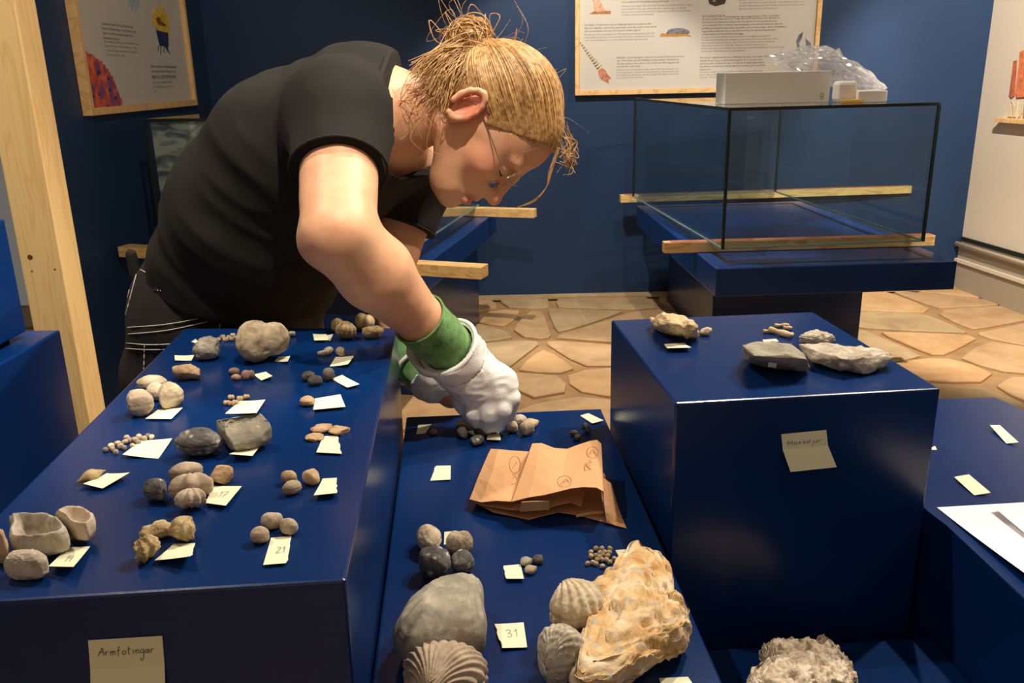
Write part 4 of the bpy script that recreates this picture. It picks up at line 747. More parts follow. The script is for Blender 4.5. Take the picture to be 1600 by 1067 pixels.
def strokes(word, fn, u0, u1, v0, hgt, wdt, mat, parent, name='handwriting'):
    """fn(u,v) -> point, normal on the sheet; letters laid along u"""
    adv = {c: max(p[0] for s_ in GL[c] for p in s_)+.14 for c in set(word)}; tot = sum(adv[c] for c in word); k = (u1-u0)/tot; V = []; F = []; x = 0
    for c in word:
        for s_ in GL[c]:
            P = smooth_path([(p[0], p[1], 0) for p in s_], 5*len(s_)); pts = []; N = None
            for p in P: q, N = fn(u0+(x+p[0])*k, v0+p[1]*hgt); pts.append(q)
            pts = np.array(pts)+np.asarray(N)*.0005; T = np.gradient(pts, axis=0); T /= np.linalg.norm(T, axis=1)[:, None]+1e-9; B = np.cross(N, T)*wdt/2; b = len(V)
            for q, w_ in zip(pts, B): V += [q-w_, q+w_]
            for i in range(len(pts)-1): F.append((b+2*i, b+2*i+2, b+2*i+3, b+2*i+1))
        x += adv[c]
    return mobj(name, V, F, mat, parent)
def sheet(name, Q, label, zt=None, lifts=(0, 0, 0, 0), torn=None, n=9, mat=None, th=.00025, cat='note', bow=.0, flatn=None, group=None):
    """Q: four world corners tl, tr, br, bl"""
    Q = np.array(Q, float); _seed[0] += 1; s = _seed[0]; up = np.cross(Q[1]-Q[3], Q[0]-Q[2]); up = up/np.linalg.norm(up); up = up if flatn is None else np.asarray(flatn, float)
    if up[2] < 0 and flatn is None: up = -up
    def fn(u, v):
        a = Q[3]+(Q[2]-Q[3])*u; b = Q[0]+(Q[1]-Q[0])*u; p = a+(b-a)*v
        L = lifts[0]*(1-u)*v+lifts[1]*u*v+lifts[2]*u*(1-v)+lifts[3]*(1-u)*(1-v); L = L+bow*(4*v*(1-v)); return p+up*(L*abs(L/max(map(abs, lifts+(1e-6,))))**.35 if L > 0 else 0), up
    V = []; F = []
    for lay in (0, 1):
        for i in range(n):
            for j in range(n):
                u, v = i/(n-1), j/(n-1); du = dv = 0
                if torn == 'r' and i == n-1: du = -.1*abs(float(noise(np.array([v*5, s, .3]), s)))
                if torn == 'l' and i == 0: du = .1*abs(float(noise(np.array([v*5, s, .3]), s)))
                if torn == 'b' and j == 0: dv = .1*abs(float(noise(np.array([u*5, s, .3]), s)))
                p, _ = fn(u+du, v+dv); V.append(p+up*(.0002+lay*th))
    N2 = n*n; q = lambda i, j, l: l*N2+i*n+j
    for i in range(n-1):
        for j in range(n-1): F.append((q(i, j, 1), q(i+1, j, 1), q(i+1, j+1, 1), q(i, j+1, 1))); F.append((q(i, j, 0), q(i, j+1, 0), q(i+1, j+1, 0), q(i+1, j, 0)))
        for a, b, c_, d_ in ((q(i, 0, 0), q(i+1, 0, 0), q(i+1, 0, 1), q(i, 0, 1)), (q(i, n-1, 1), q(i+1, n-1, 1), q(i+1, n-1, 0), q(i, n-1, 0)), (q(0, i, 1), q(0, i+1, 1), q(0, i+1, 0), q(0, i, 0)), (q(n-1, i, 0), q(n-1, i+1, 0), q(n-1, i+1, 1), q(n-1, i, 1))): F.append((a, b, c_, d_))
    c = Q.mean(0); o = mobj(name, V, F, mat or M['note'], loc=c if zt is None else (c[0], c[1], zt), smooth=False); tag(o, label, cat, group); return o, fn
def note(px, zt, label, lifts=(0, 0, .003, .003), torn=None, word=None, span=(.35, .75, .4, .3), pen=.0007):
    Q = [at_z(x, y, zt+max(0, l)*.8) for (x, y), l in zip(px, lifts)]; Q = [np.array([q[0], q[1], zt]) for q in Q]; o, fn = sheet('paper_note', Q, label, zt, lifts, torn)
    if word: strokes(word, lambda u, v: (fn(u, v)[0]+np.array([0, 0, .0005]), (0, 0, 1)), span[0], span[1], span[2], span[3], pen, M['pencil'], o)
    return o
note(c1([(1138, 205), (1165, 192), (1182, 206), (1160, 214)]), ZL, 'scrap of cream paper peeping out behind the round grey stone', (0, .004, 0, 0))
note(c1([(1040, 293), (1157, 285), (1140, 318), (1042, 318)]), ZL, 'curled cream note near the back left corner, by the flat-topped tan stone', (.006, 0, 0, .004))
note(c1([(940, 612), (1088, 602), (1020, 668), (865, 666)]), ZL, 'cream note in front of the pale four-shell heap', (0, .003, .002, .002))
note(c1([(835, 795), (1026, 786), (942, 903), (730, 883)]), ZL, 'wide cream note in front of the string of tiny shells', (0, .004, 0, .004))
note(c3([(635, 228), (775, 230), (610, 318), (497, 297)]), ZL, 'curved cream note beside the spindle-shaped fossil', (0, .006, .003, .006))
note(c3([(400, 668), (537, 662), (440, 798), (290, 785)]), ZL, 'cream note numbered 19 beside the oyster shells', (.002, .004, .009, .006), word='19', span=(.42, .72, .25, .28))
note(c3([(1035, 648), (1166, 640), (1150, 737), (920, 743)]), ZL, 'cream note in front of the curled trio of shells', (0, .004, .012, .004), 'r')
note(c3([(1270, 302), (1440, 305), (1345, 427), (1222, 405)]), ZL, 'cream note numbered 17 beside the fluted shell heap', (0, .003, .005, .003), word='17', span=(.4, .75, .38, .28))
note(c2([(720, 160), (800, 165), (815, 200), (728, 200)]), ZL, 'greenish shaded note at the back right, left of the broad ribbed shell', (0, .004, .004, .003))
note(c2([(800, 167), (840, 164), (822, 202), (812, 198)]), ZL, 'bright paper corner next to the greenish shaded note', (0, .003, 0, 0))
note(c2([(515, 296), (586, 294), (570, 328), (490, 322)]), ZL, 'small cream note in front of the largest two-lobed stone', (0, .004, .004, 0))
note(c2([(855, 297), (968, 292), (930, 345), (820, 353)]), ZL, 'cream note with a torn corner in front of the crescent coil', (0, .004, .005, 0), 'r')
note(c2([(895, 404), (998, 463), (925, 481), (833, 428)]), ZL, 'cream note turned askew at the edge of the arm shadow', (0, .004, .003, 0))
note(c2([(368, 402), (440, 384), (480, 415), (412, 436)]), ZL, 'small cream note beside the brownish twin shells', (0, .001, .005, .002))
note(c2([(285, 558), (438, 557), (385, 632), (197, 635)]), ZL, 'large cream note in front of the bean-shaped shells', (0, .006, .004, 0))
note(c2([(733, 545), (884, 520), (914, 597), (722, 615)]), ZL, 'big slanted cream note right of the single domed shell', (0, 0, .003, .003))
note(c2([(780, 770), (872, 765), (898, 876), (740, 868)]), ZL, 'cream note torn along its right side by the tan shards', (0, 0, .002, .002), 'r')
note(c2([(285, 838), (402, 834), (360, 890), (222, 885)]), ZL, 'cream note in front of the large grey broken shell', (0, .005, .006, .008))
k4 = lambda l: [(340+x/4.447, 680+y/4.447) for x, y in l]
note(k4([(730, 303), (833, 298), (835, 410), (668, 427)]), ZL, 'cream note beside the three egg-shaped shells', (0, 0, .005, .005), 'r')
note(k4([(372, 715), (517, 703), (490, 893), (317, 907)]), ZL, 'tall cream note numbered 21 at the front right of the left plinth', (0, 0, .002, .002), 'r', word='21', span=(.42, .82, .4, .2))
note(c5([(203, 168), (283, 165), (245, 218), (193, 222)]), ZM, 'white note at the back left corner of the middle plinth', (0, .003, 0, 0))
note(c5([(305, 412), (397, 410), (396, 495), (273, 500)]), ZM, 'white note alone in the shadow left of the paper bag', (0, 0, .002, .001), 'l')
note(c5([(618, 213), (688, 209), (695, 262), (612, 258)]), ZM, 'cream note just right of the shells beneath the gloved hand', (0, .002, .004, .004))
note(c5([(1168, 112), (1218, 98), (1308, 143), (1240, 160)]), ZM, 'white note turned askew at the back right corner of the middle plinth', (0, 0, .003, .002))
note(c6([(593, 270), (683, 262), (700, 338), (608, 338)]), ZM, 'white note left of the three almond-shaped shells', (0, 0, .004, .004), 'l')
note(c6([(302, 100), (352, 97), (340, 150), (300, 165)]), ZM, 'white note half hidden behind the four-stone cluster', (0, 0, 0, 0))
note(c6([(1157, 192), (1225, 186), (1215, 250), (1190, 250)]), ZM, 'white note half hidden behind the ochre rock', (0, 0, 0, 0))
note(c6([(550, 562), (698, 553), (716, 678), (585, 684)]), ZM, 'white note numbered 31 in the middle of the middle plinth', (.002, 0, .002, .003), 'l', word='31', span=(.33, .78, .42, .3))
note(c6([(1375, 832), (1520, 825), (1565, 890), (1400, 900)]), ZM, 'white note at the very bottom of the picture, right of the ochre rock', (0, 0, .002, .002))
note(c7([(210, 247), (325, 240), (365, 272), (228, 275)]), ZR, 'white note in front of the sandy rock', (0, 0, .006, .006))
note(c7([(768, 222), (845, 218), (862, 232), (775, 234)]), ZR, 'strip of white note behind the angular grey rock', (0, .002, 0, 0))
note(c8([(1113, 108), (1150, 108), (1220, 172), (1175, 174)]), ZT, 'narrow curved cream note, farther of two on the right-edge plinth', (.004, .004, .004, .001))
note(c8([(980, 300), (1035, 292), (1116, 360), (1055, 367)]), ZT, 'narrow curved cream note, nearer of two on the right-edge plinth', (.003, .004, .004, .001))
note([(1456, 699), (1461, 697), (1464, 703), (1455, 703)], ZT, 'tiny paper corner peeping out behind the tall right plinth', (0, 0, 0, 0))
Q = [at_z(x, y, ZT) for x, y in ((1464, 793), (1640, 783), (1755, 880), (1640, 943))]; sheet('paper_sheet', Q, 'large white sheet of paper lying on the right-edge plinth', ZT, (.0, .0, .0, .012), mat=M['white'], cat='paper')
Q = [at_z(x, y, ZT+.004) for x, y in ((1549, 795), (1575, 790), (1690, 880), (1640, 872))]; sheet('paper_strip', [q-np.array([0, 0, .0]) for q in Q], 'folded white strip lying on the large white sheet', ZT+.004, (.004, .0, .0, .004), mat=M['white'], cat='paper')
# notes stuck to the plinth fronts
def facenote(px, A, B, label, word, bend=0, v0=.62):
    """A, B: bottom edge of the vertical face, left to right"""
    d = (B-A)/np.linalg.norm(B-A); n = np.array([d[1], -d[0], 0]); P = []
    for x, y in px: r_ = ray(x, y); o = np.array([A[0], A[1], 0]); P.append(EYE+r_*((o-EYE) @ n)/(r_ @ n)+n*.0005)
    tl, tr, br, bl = P; fold = .45; nn = 10; V = []; F = []
    def fn(u, v):
        a = bl+(br-bl)*u; b = tl+(tr-tl)*u; p = a+(b-a)*v
        if v < 1-fold: t = (1-fold-v)/(1-fold); p = p+n*bend*t+np.array([0, 0, 1])*bend*.25*t
        return p, n
    for lay in (0, 1):
        for i in range(nn):
            for j in range(nn): V.append(fn(i/(nn-1), [0, .12, .25, .4, .53, .55, .57, .7, .85, 1][j])[0]+n*(.0001+lay*.00025))
    q = lambda i, j, l: l*nn*nn+i*nn+j
    for i in range(nn-1):
        for j in range(nn-1): F.append((q(i, j, 1), q(i+1, j, 1), q(i+1, j+1, 1), q(i, j+1, 1))); F.append((q(i, j, 0), q(i, j+1, 0), q(i+1, j+1, 0), q(i+1, j, 0)))
        F += [(q(i, 0, 0), q(i+1, 0, 0), q(i+1, 0, 1), q(i, 0, 1)), (q(i, nn-1, 1), q(i+1, nn-1, 1), q(i+1, nn-1, 0), q(i, nn-1, 0)), (q(0, i, 1), q(0, i+1, 1), q(0, i+1, 0), q(0, i, 0)), (q(nn-1, i, 0), q(nn-1, i+1, 0), q(nn-1, i+1, 1), q(nn-1, i, 1))]
    o = mobj('sticky_note', V, F, M['note'], loc=np.mean(P, axis=0)); tag(o, label, 'note'); strokes(word, lambda u, v: (fn(u, v)[0]+n*.0004, n), .12, .9, v0, .12, .00055, M['ink'], o)
facenote([(138.2, 999.4), (253.9, 992.4), (262, 1092), (146, 1100)], QL[0], QL[1], 'cream sticky note reading Armfotingar on the front of the left plinth', 'Armfotingar', .004, .76)
facenote([(1220.4, 678), (1290.6, 671.3), (1296.4, 724.7), (1225.5, 732.2)], QR[0], QR[1], 'folded sticky note reading Mossdjur on the front of the right plinth', 'Mossdjur', .016, .68)
# little square sticker on the angular rock (a part of it)
def sticker():
    me = ra.data; L = np.array(ra.location); best = None; d = ray(1207, 567)
    from mathutils.bvhtree import BVHTree
    bv = BVHTree.FromPolygons([tuple(np.array(v.co)+L) for v in me.vertices], [tuple(p.vertices) for p in me.polygons]); hit = bv.ray_cast(Vector(EYE), Vector(d))
    if hit[0] is None: return
    p, n = np.array(hit[0]), np.array(hit[1]); n = n if n @ d < 0 else -n; n = n-.5*d/np.linalg.norm(d); n /= np.linalg.norm(n); p = p+n*.0015; a = np.cross([0, 0, 1], n); a /= np.linalg.norm(a); b = np.cross(n, a); q = [p+n*.0012+a*x+b*y for x, y in ((-.005, -.004), (.004, -.005), (.005, .004), (-.004, .005))]
    polyflat('sticker', q, n, M['white'], ra, .0004)
sticker()
# ------------------------------------------------------------------ brown paper bag
def bag():
    Z = ZM; P = lambda x, y, h: at_z(x, y, Z+h)
    top = [(767, 701, .022), (779, 702, .026), (800, 704, .024), (826, 705, .022), (832, 693, .05), (846, 692, .05), (866, 700, .045), (886, 701, .043), (905, 695, .046), (922, 689, .052), (933, 688, .054), (939, 694, .05)]
    mid = [(752, 735, .020), (768, 740, .026), (790, 742, .026), (812, 742, .024), (818, 735, .04), (838, 730, .046), (858, 735, .046), (880, 735, .044), (902, 727, .047), (920, 723, .05), (935, 722, .052), (941, 728, .05)]
    bot = [(734, 780, .012), (752, 784, .016), (775, 783, .02), (798, 785, .022), (800, 785, .026), (826, 777, .034), (850, 773, .037), (872, 768, .04), (893, 763, .044), (912, 761, .046), (932, 762, .046), (943, 768, .042)]
    t = thing('paper_bag', (*at_z(850, 765, Z)[:2], Z), 'crumpled folded brown paper bag with handwriting on the middle plinth', 'bag')
    def grid(name, rows, wob=.0012, sub=3):
        G = np.array([[P(*c) for c in r] for r in rows]); G2 = np.array([smooth_path(G[:, j], sub*2+1) for j in range(G.shape[1])]).transpose(1, 0, 2) if len(rows) > 2 else np.array([G[0]+(G[1]-G[0])*k for k in np.linspace(0, 1, sub*2+1)])
        m, n = G2.shape[:2]; V = G2.reshape(-1, 3); V = V+np.outer(wob*noise(V*60, 4), (0, .3, 1)); V[:, 2] = np.maximum(V[:, 2], Z+.0008); F = [(i*n+j, i*n+j+1, (i+1)*n+j+1, (i+1)*n+j) for i in range(m-1) for j in range(n-1)]
        o = mobj(name, V, F, M['kraft'], t); md = o.modifiers.new('thickness', 'SOLIDIFY'); md.thickness = .0007; md.offset = 0; return o, G2
    o, G2 = grid('top_sheet', [top, mid, bot])
    grid('under_sheet', [[(x+1, y+9, max(.004, h*.45)) for x, y, h in top[:9]], [(752, 741, .012), (790, 748, .012), (815, 747, .012), (830, 745, .02), (850, 745, .02), (870, 745, .02), (890, 740, .02), (905, 738, .02), (920, 735, .02)], [(736, 783, .009), (756, 789, .010), (790, 795, .010), (800, 797, .012), (826, 797, .014), (850, 795, .015), (872, 790, .016), (892, 785, .016), (908, 792, .014)]])
    grid('bottom_sheet', [[(775, 735, .002), (800, 735, .002), (830, 735, .002), (870, 735, .002), (905, 735, .002), (945, 740, .002)], [(752, 770, .004), (780, 780, .003), (830, 790, .002), (870, 790, .002), (905, 790, .002), (955, 790, .002)], [(735, 781, .009), (772, 800, .003), (826, 811, .0012), (872, 801, .004), (906, 806, .0012), (977, 825, .0012)]])
    grid('side_fold', [[(939, 694, .05), (941, 728, .05), (943, 768, .042)], [(942, 745, .012), (944, 775, .010), (942, 803, .006)]])
    grid('side_fold', [[(943, 803, .006), (925, 804, .006), (900, 808, .003)], [(943, 799, .0095), (925, 800, .009), (901, 803, .006)]])
    grid('end_flap', [[(941, 745, .028), (948, 750, .027), (955, 755, .022)], [(944, 790, .016), (953, 790, .016), (965, 790, .010)], [(948, 815, .004), (962, 820, .003), (979, 826, .001)]])
    grid('inner_pleat', [[(815, 785, .03), (835, 783, .031), (858, 782, .03)], [(812, 800, .014), (836, 798, .016), (858, 796, .016)]])
    bv = None
    from mathutils.bvhtree import BVHTree
    o.data.update(); L = np.array(wloc(o)); bv = BVHTree.FromPolygons([tuple(np.array(v.co)+L) for v in o.data.vertices], [tuple(p.vertices) for p in o.data.polygons])
    def curve(px, wd=.0005):
        V = []; F = []; pp = smooth_path([(a, b, 0) for a, b in px], 4*len(px)); pts = []
        for a, b, _ in pp:
            h = bv.ray_cast(Vector(EYE), Vector(ray(a, b)))
            if h[0] is not None: n = np.array(h[1]); n = n if n[2] > 0 else -n; pts.append((np.array(h[0])+n*.0009, n))
        for i, (p, n) in enumerate(pts):
            q = pts[min(i+1, len(pts)-1)][0]-pts[max(i-1, 0)][0]; b = np.cross(n, q); b = b/(np.linalg.norm(b)+1e-9)*wd/2; V += [p-b, p+b]
        return V, [(2*i, 2*i+2, 2*i+3, 2*i+1) for i in range(len(pts)-1)]
    V = []; F = []
    k = lambda l: [(720+x/5.926, 670+y/5.926) for x, y in l]
    circ = lambda cx, cy, rx, ry: [(cx+rx*math.cos(t), cy+ry*math.sin(t)) for t in np.linspace(.2, 2*math.pi+.1, 14)]
    bpm = mat_plain('brown_pencil_line', S((126, 82, 52)), .6)
    for li, line in enumerate((circ(1220, 222, 52, 52), [(1195, 245), (1215, 195), (1240, 225), (1250, 250)], [(1180, 235), (1235, 220)], [(1150, 385), (1210, 385)], [(1150, 395), (1150, 345), (1205, 380), (1150, 330), (1205, 345)], [(1165, 320), (1215, 312), (1190, 300), (1222, 290)],
                 circ(960, 492, 66, 52), [(925, 520), (975, 470), (1005, 510)], [(950, 500), (1000, 480)], circ(500, 335, 50, 78), [(475, 370), (520, 310)], [(470, 520), (520, 505)], [(480, 470), (500, 440), (520, 470)], [(475, 430), (520, 415)])):
        if li in (6, 9): mobj('handwriting', V, F, bpm, t); V = []; F = []
        a, b = curve(k(line)); n0 = len(V); V += a; F += [tuple(i+n0 for i in q) for q in b]
    mobj('handwriting', V, F, bpm, t)
bag()
# ------------------------------------------------------------------ the woman: smooth distance-field body, one continuous surface
class Field:
    def __init__(s, lo, hi, h):
        s.lo = np.array(lo, float); s.h = h; s.n = np.ceil((np.array(hi)-s.lo)/h).astype(int)+1; s.d = np.full(s.n, .08, np.float32)
    def box(s, lo, hi):
        a = np.clip(np.floor((np.asarray(lo)-s.lo)/s.h).astype(int), 0, s.n-1); b = np.clip(np.ceil((np.asarray(hi)-s.lo)/s.h).astype(int)+1, 1, s.n)
        return tuple(slice(i, max(j, i+1)) for i, j in zip(a, b))
    def pts(s, sl):
        ax = [s.lo[k]+s.h*np.arange(sl[k].start, sl[k].stop) for k in range(3)]; return np.stack(np.meshgrid(*ax, indexing='ij'), -1)
    def add(s, pr, k=.01, sub=False):
        fn, lo, hi = pr; m = k+.03; sl = s.box(np.asarray(lo)-m, np.asarray(hi)+m); v = fn(s.pts(sl)).astype(np.float32); o = s.d[sl]
        if sub: v = -v; h = np.clip(.5-.5*(v-o)/k, 0, 1) if k else 0; s.d[sl] = np.maximum(o, v) if not k else o*h+v*(1-h)+k*h*(1-h)
        elif k: h = np.clip(.5+.5*(o-v)/k, 0, 1); s.d[sl] = o*(1-h)+v*h-k*h*(1-h)
        else: s.d[sl] = np.minimum(o, v)
    def every(s, fn):
        b = np.abs(s.d) < .03; ii = np.argwhere(b); p = s.lo+ii*s.h; s.d[b] += fn(p).astype(np.float32)
    def cut(s, fn):
        sl = tuple(slice(0, n) for n in s.n); s.d = np.maximum(s.d, fn(s.pts(sl)).astype(np.float32))
    def mesh(s):
        D = s.d; S_ = D < 0; c = np.zeros(np.array(D.shape)-1, np.int8)
        for i in (0, 1):
            for j in (0, 1):
                for k in (0, 1): c += S_[i:i+c.shape[0], j:j+c.shape[1], k:k+c.shape[2]]
        act = (c > 0) & (c < 8); idx = np.argwhere(act); num = np.full(act.shape, -1, np.int64); num[act] = np.arange(len(idx)); acc = np.zeros((len(idx), 3)); cnt = np.zeros(len(idx))
        C = [(i, j, k) for i in (0, 1) for j in (0, 1) for k in (0, 1)]; val = {q: D[idx[:, 0]+q[0], idx[:, 1]+q[1], idx[:, 2]+q[2]] for q in C}
        for a in C:
            for ax in range(3):
                if a[ax]: continue
                b = list(a); b[ax] = 1; b = tuple(b); va, vb = val[a], val[b]; m = (va < 0) != (vb < 0); t = np.where(m, va/np.where(m, va-vb, 1), 0)
                p = np.array(a, float)[None]+0*t[:, None]; p[:, ax] = t; acc[m] += p[m]; cnt[m] += 1
        V = s.lo+(idx+acc/np.maximum(cnt, 1)[:, None])*s.h; F = []
        for ax in range(3):
            u, w_ = [k for k in range(3) if k != ax]; A = [slice(None)]*3; B = [slice(None)]*3; A[ax] = slice(0, -1); B[ax] = slice(1, None); e = np.argwhere(S_[tuple(A)] != S_[tuple(B)])
            ok = (e[:, u] > 0) & (e[:, w_] > 0) & (e[:, u] < D.shape[u]-1) & (e[:, w_] < D.shape[w_]-1); e = e[ok]; q = []
            for du, dw in ((-1, -1), (0, -1), (0, 0), (-1, 0)): x = e.copy(); x[:, u] += du; x[:, w_] += dw; q.append(num[x[:, 0], x[:, 1], x[:, 2]])
            q = np.stack(q, 1); flip = S_[e[:, 0], e[:, 1], e[:, 2]]; flip = flip if ax != 1 else ~flip; q[~flip] = q[~flip][:, ::-1]; F.append(q)
        F = np.vstack(F); return V, F[(F >= 0).all(1)]
    def sample(s, p):
        g = (np.asarray(p)-s.lo)/s.h; i = np.clip(np.floor(g).astype(int), 0, s.n-2); f = g-i; o = 0
        for a in (0, 1):
            for b in (0, 1):
                for c in (0, 1): o += (f[0] if a else 1-f[0])*(f[1] if b else 1-f[1])*(f[2] if c else 1-f[2])*s.d[i[0]+a, i[1]+b, i[2]+c]
        return o
    def hit(s, x, y, t0=.9, t1=1.9):
        d = ray(x, y)
        for t in np.arange(t0, t1, .004):
            p = EYE+d*t
            if np.all(p > s.lo+s.h) and np.all(p < s.lo+(s.n-2)*s.h) and s.sample(p) < 0: return p
        return None
def cone(a, b, ra, rb, ax=None, st=1.):
    a, b = np.array(a, float), np.array(b, float)
    def fn(p):
        q = p-a; ba = b-a
        if ax is not None: q = q+(q @ ax)[..., None]*ax*(1/st-1); ba = ba+(ba @ ax)*ax*(1/st-1)
        h = np.clip((q @ ba)/(ba @ ba), 0, 1); return np.sqrt(((q-h[..., None]*ba)**2).sum(-1))-(ra+h*(rb-ra))
    R_ = max(ra, rb)*(max(st, 1) if ax is not None else 1); return fn, np.minimum(a, b)-R_, np.maximum(a, b)+R_
def ellip(c, axes, r):
    c = np.array(c, float); A = np.array(axes, float); r = np.array(r, float)
    def fn(p): q = (p-c) @ A.T; k0 = np.sqrt(((q/r)**2).sum(-1)); k1 = np.sqrt(((q/r**2)**2).sum(-1))+1e-9; return k0*(k0-1)/k1
    return fn, c-r.max(), c+r.max()
P3 = lambda x, y, Y: at_y(x, y, Y)
a_ = math.radians(22); LAT = np.array([math.sin(a_), math.cos(a_), 0]); FWD = np.array([math.cos(a_), -math.sin(a_), 0])
# head frame: Ff nose direction, Uu crown direction, Ll her left
_k = math.hypot(.43, .9); Ff = np.array([.43, 0, -.9])/_k; Uu = np.array([.9, 0, .43])/_k; Ll = np.array([0, 1., 0]); HS = .93
tw = math.radians(-13); Ff, Ll = Ff*math.cos(tw)+Ll*math.sin(tw), Ll*math.cos(tw)-Ff*math.sin(tw)
HC = P3(793, 266, 1.32)-Ff*.082*HS
H = lambda f, u, l=0: HC+(Ff*f+Uu*u+Ll*l)*HS
HA = (Ff, Uu, Ll)
# joints
SHR, ELR, WRR = P3(530, 178, 1.19), P3(529, 366, 1.035), P3(657, 500, 1.12); HNR = P3(703, 546, 1.165)
SHL, ELL, WRL = P3(655, 268, 1.50), P3(600, 438, 1.43), P3(634, 535, 1.30); HNL = P3(668, 585, 1.25)
TOR = [(P3(350, 545, 1.47), .118, 1.5), (P3(362, 480, 1.46), .128, 1.42), (P3(384, 425, 1.44), .128, 1.25), (P3(425, 330, 1.40), .138, 1.22), (P3(492, 240, 1.36), .128, 1.28), (P3(562, 182, 1.335), .098, 1.35)]
def torso(fld, dr, k=.03, lo=0):
    for (a, ra, sa), (b, rb, sb) in zip(TOR[lo:-1], TOR[lo+1:]): fld.add(cone(a, b, ra+dr, rb+dr, LAT, (sa+sb)/2), k)
    fld.add(cone(SHR, P3(575, 190, 1.33), .056+dr, .07+dr), .05); fld.add(cone(SHL, P3(590, 200, 1.36), .056+dr, .07+dr), .05)
NECK0, NECK1 = P3(588, 172, 1.325), H(-.05, -.05)
skinf = Field((-.62, .94, .80), (.27, 1.70, 1.50), .0032)
B = skinf
torso(B, -.014)
B.add(cone(NECK0, NECK1, .056, .048), .03)
# arms
B.add(cone(SHR, ELR, .053, .046), .03); B.add(cone(ELR+(WRR-ELR)*.02, ELR+(WRR-ELR)*.42, .046, .0475), .012); B.add(cone(ELR+(WRR-ELR)*.42, WRR, .0475, .032), .012); B.add(cone(WRR, HNR, .032, .027), .01)
B.add(ellip(ELR+np.array([-.026, .012, -.012]), np.eye(3), (.024, .024, .022)), .02)
B.add(cone(SHL, ELL, .05, .042), .03); B.add(cone(ELL, WRL, .042, .029), .012); B.add(cone(WRL, HNL, .029, .027), .01)
B.add(cone(HNR, P3(770, 606, 1.185), .024, .022), .01); B.add(cone(HNL, P3(705, 618, 1.24), .024, .02), .01)
# head
B.add(ellip(H(-.012, .034), HA, (.092, .088, .074)), .01); B.add(ellip(H(.03, .04), HA, (.062, .062, .062)), .02)
B.add(cone(H(.026, -.005), H(.050, -.082), .062, .036), .02)
for l in (-1, 1):
    B.add(cone(H(-.012, -.05, l*.05), H(.055, -.098, l*.018), .020, .019), .02); B.add(ellip(H(.056, -.028, l*.04), HA, (.026, .022, .024)), .02)
    B.add(ellip(H(.083, .018, l*.028), HA, (.012, .008, .022)), .012)
    B.add(ellip(H(.090, -.004, l*.031), HA, (.014, .0125, .017)), .008, True)
    B.add(ellip(H(.076, -.003, l*.031), HA, (.0135, .012, .0145)), .003)
    B.add(ellip(H(.0995, -.0445, l*.0125), HA, (.0115, .0085, .0075)), .006)
    B.add(ellip(H(.104, -.051, l*.007), HA, (.004, .003, .003)), .002, True)
B.add(cone(H(.076, -.092), H(.079, -.104), .015, .016), .015)
B.add(cone(H(.092, .012), H(.110, -.036), .0080, .0095), .010); B.add(ellip(H(.1115, -.040), HA, (.0115, .010, .0105)), .008)
B.add(cone(H(.088, -.062, -.012), H(.088, -.062, .012), .012, .012), .012)
B.add(cone(H(.0985, -.0665, -.012), H(.0985, -.0665, .012), .0055, .0055), .005); B.add(cone(H(.0965, -.0810, -.011), H(.0965, -.0810, .011), .0064, .0064), .005)
B.add(cone(H(.101, -.0742, -.02), H(.101, -.0742, .02), .0022, .0022), .002, True)
# ears
for l in (-1, 1):
    e0 = H(-.018, -.012, l*.074); th = np.linspace(-.5, 4.9, 12)
    for i in range(11):
        q = lambda t: e0+Ff*(-.004-.016*math.cos(t)*1.0)+Uu*(.028*math.sin(t)+.004)+Ll*l*(.010+.008*(math.cos(t)*.5+.5))
        B.add(cone(q(th[i]), q(th[i+1]), .0048, .0048), .003)
    B.add(ellip(e0+Ff*.0+Uu*-.024+Ll*l*.006, HA, (.0085, .0095, .005)), .004); B.add(ellip(e0+Ff*-.002+Ll*l*.004, HA, (.015, .026, .006)), .004)
    B.add(ellip(e0+Ff*-.001+Uu*.004+Ll*l*.013, HA, (.008, .013, .006)), .004, True); B.add(ellip(e0+Ff*.009+Uu*-.004+Ll*l*.008, HA, (.004, .006, .004)), .003)
B.every(lambda p: .0007*fbm(p*40, 3, 2))
person = thing('person', (-.40, 1.46, 0), 'person in black T-shirt and dark work trousers leaning over the plinths wearing white gloves', 'person')
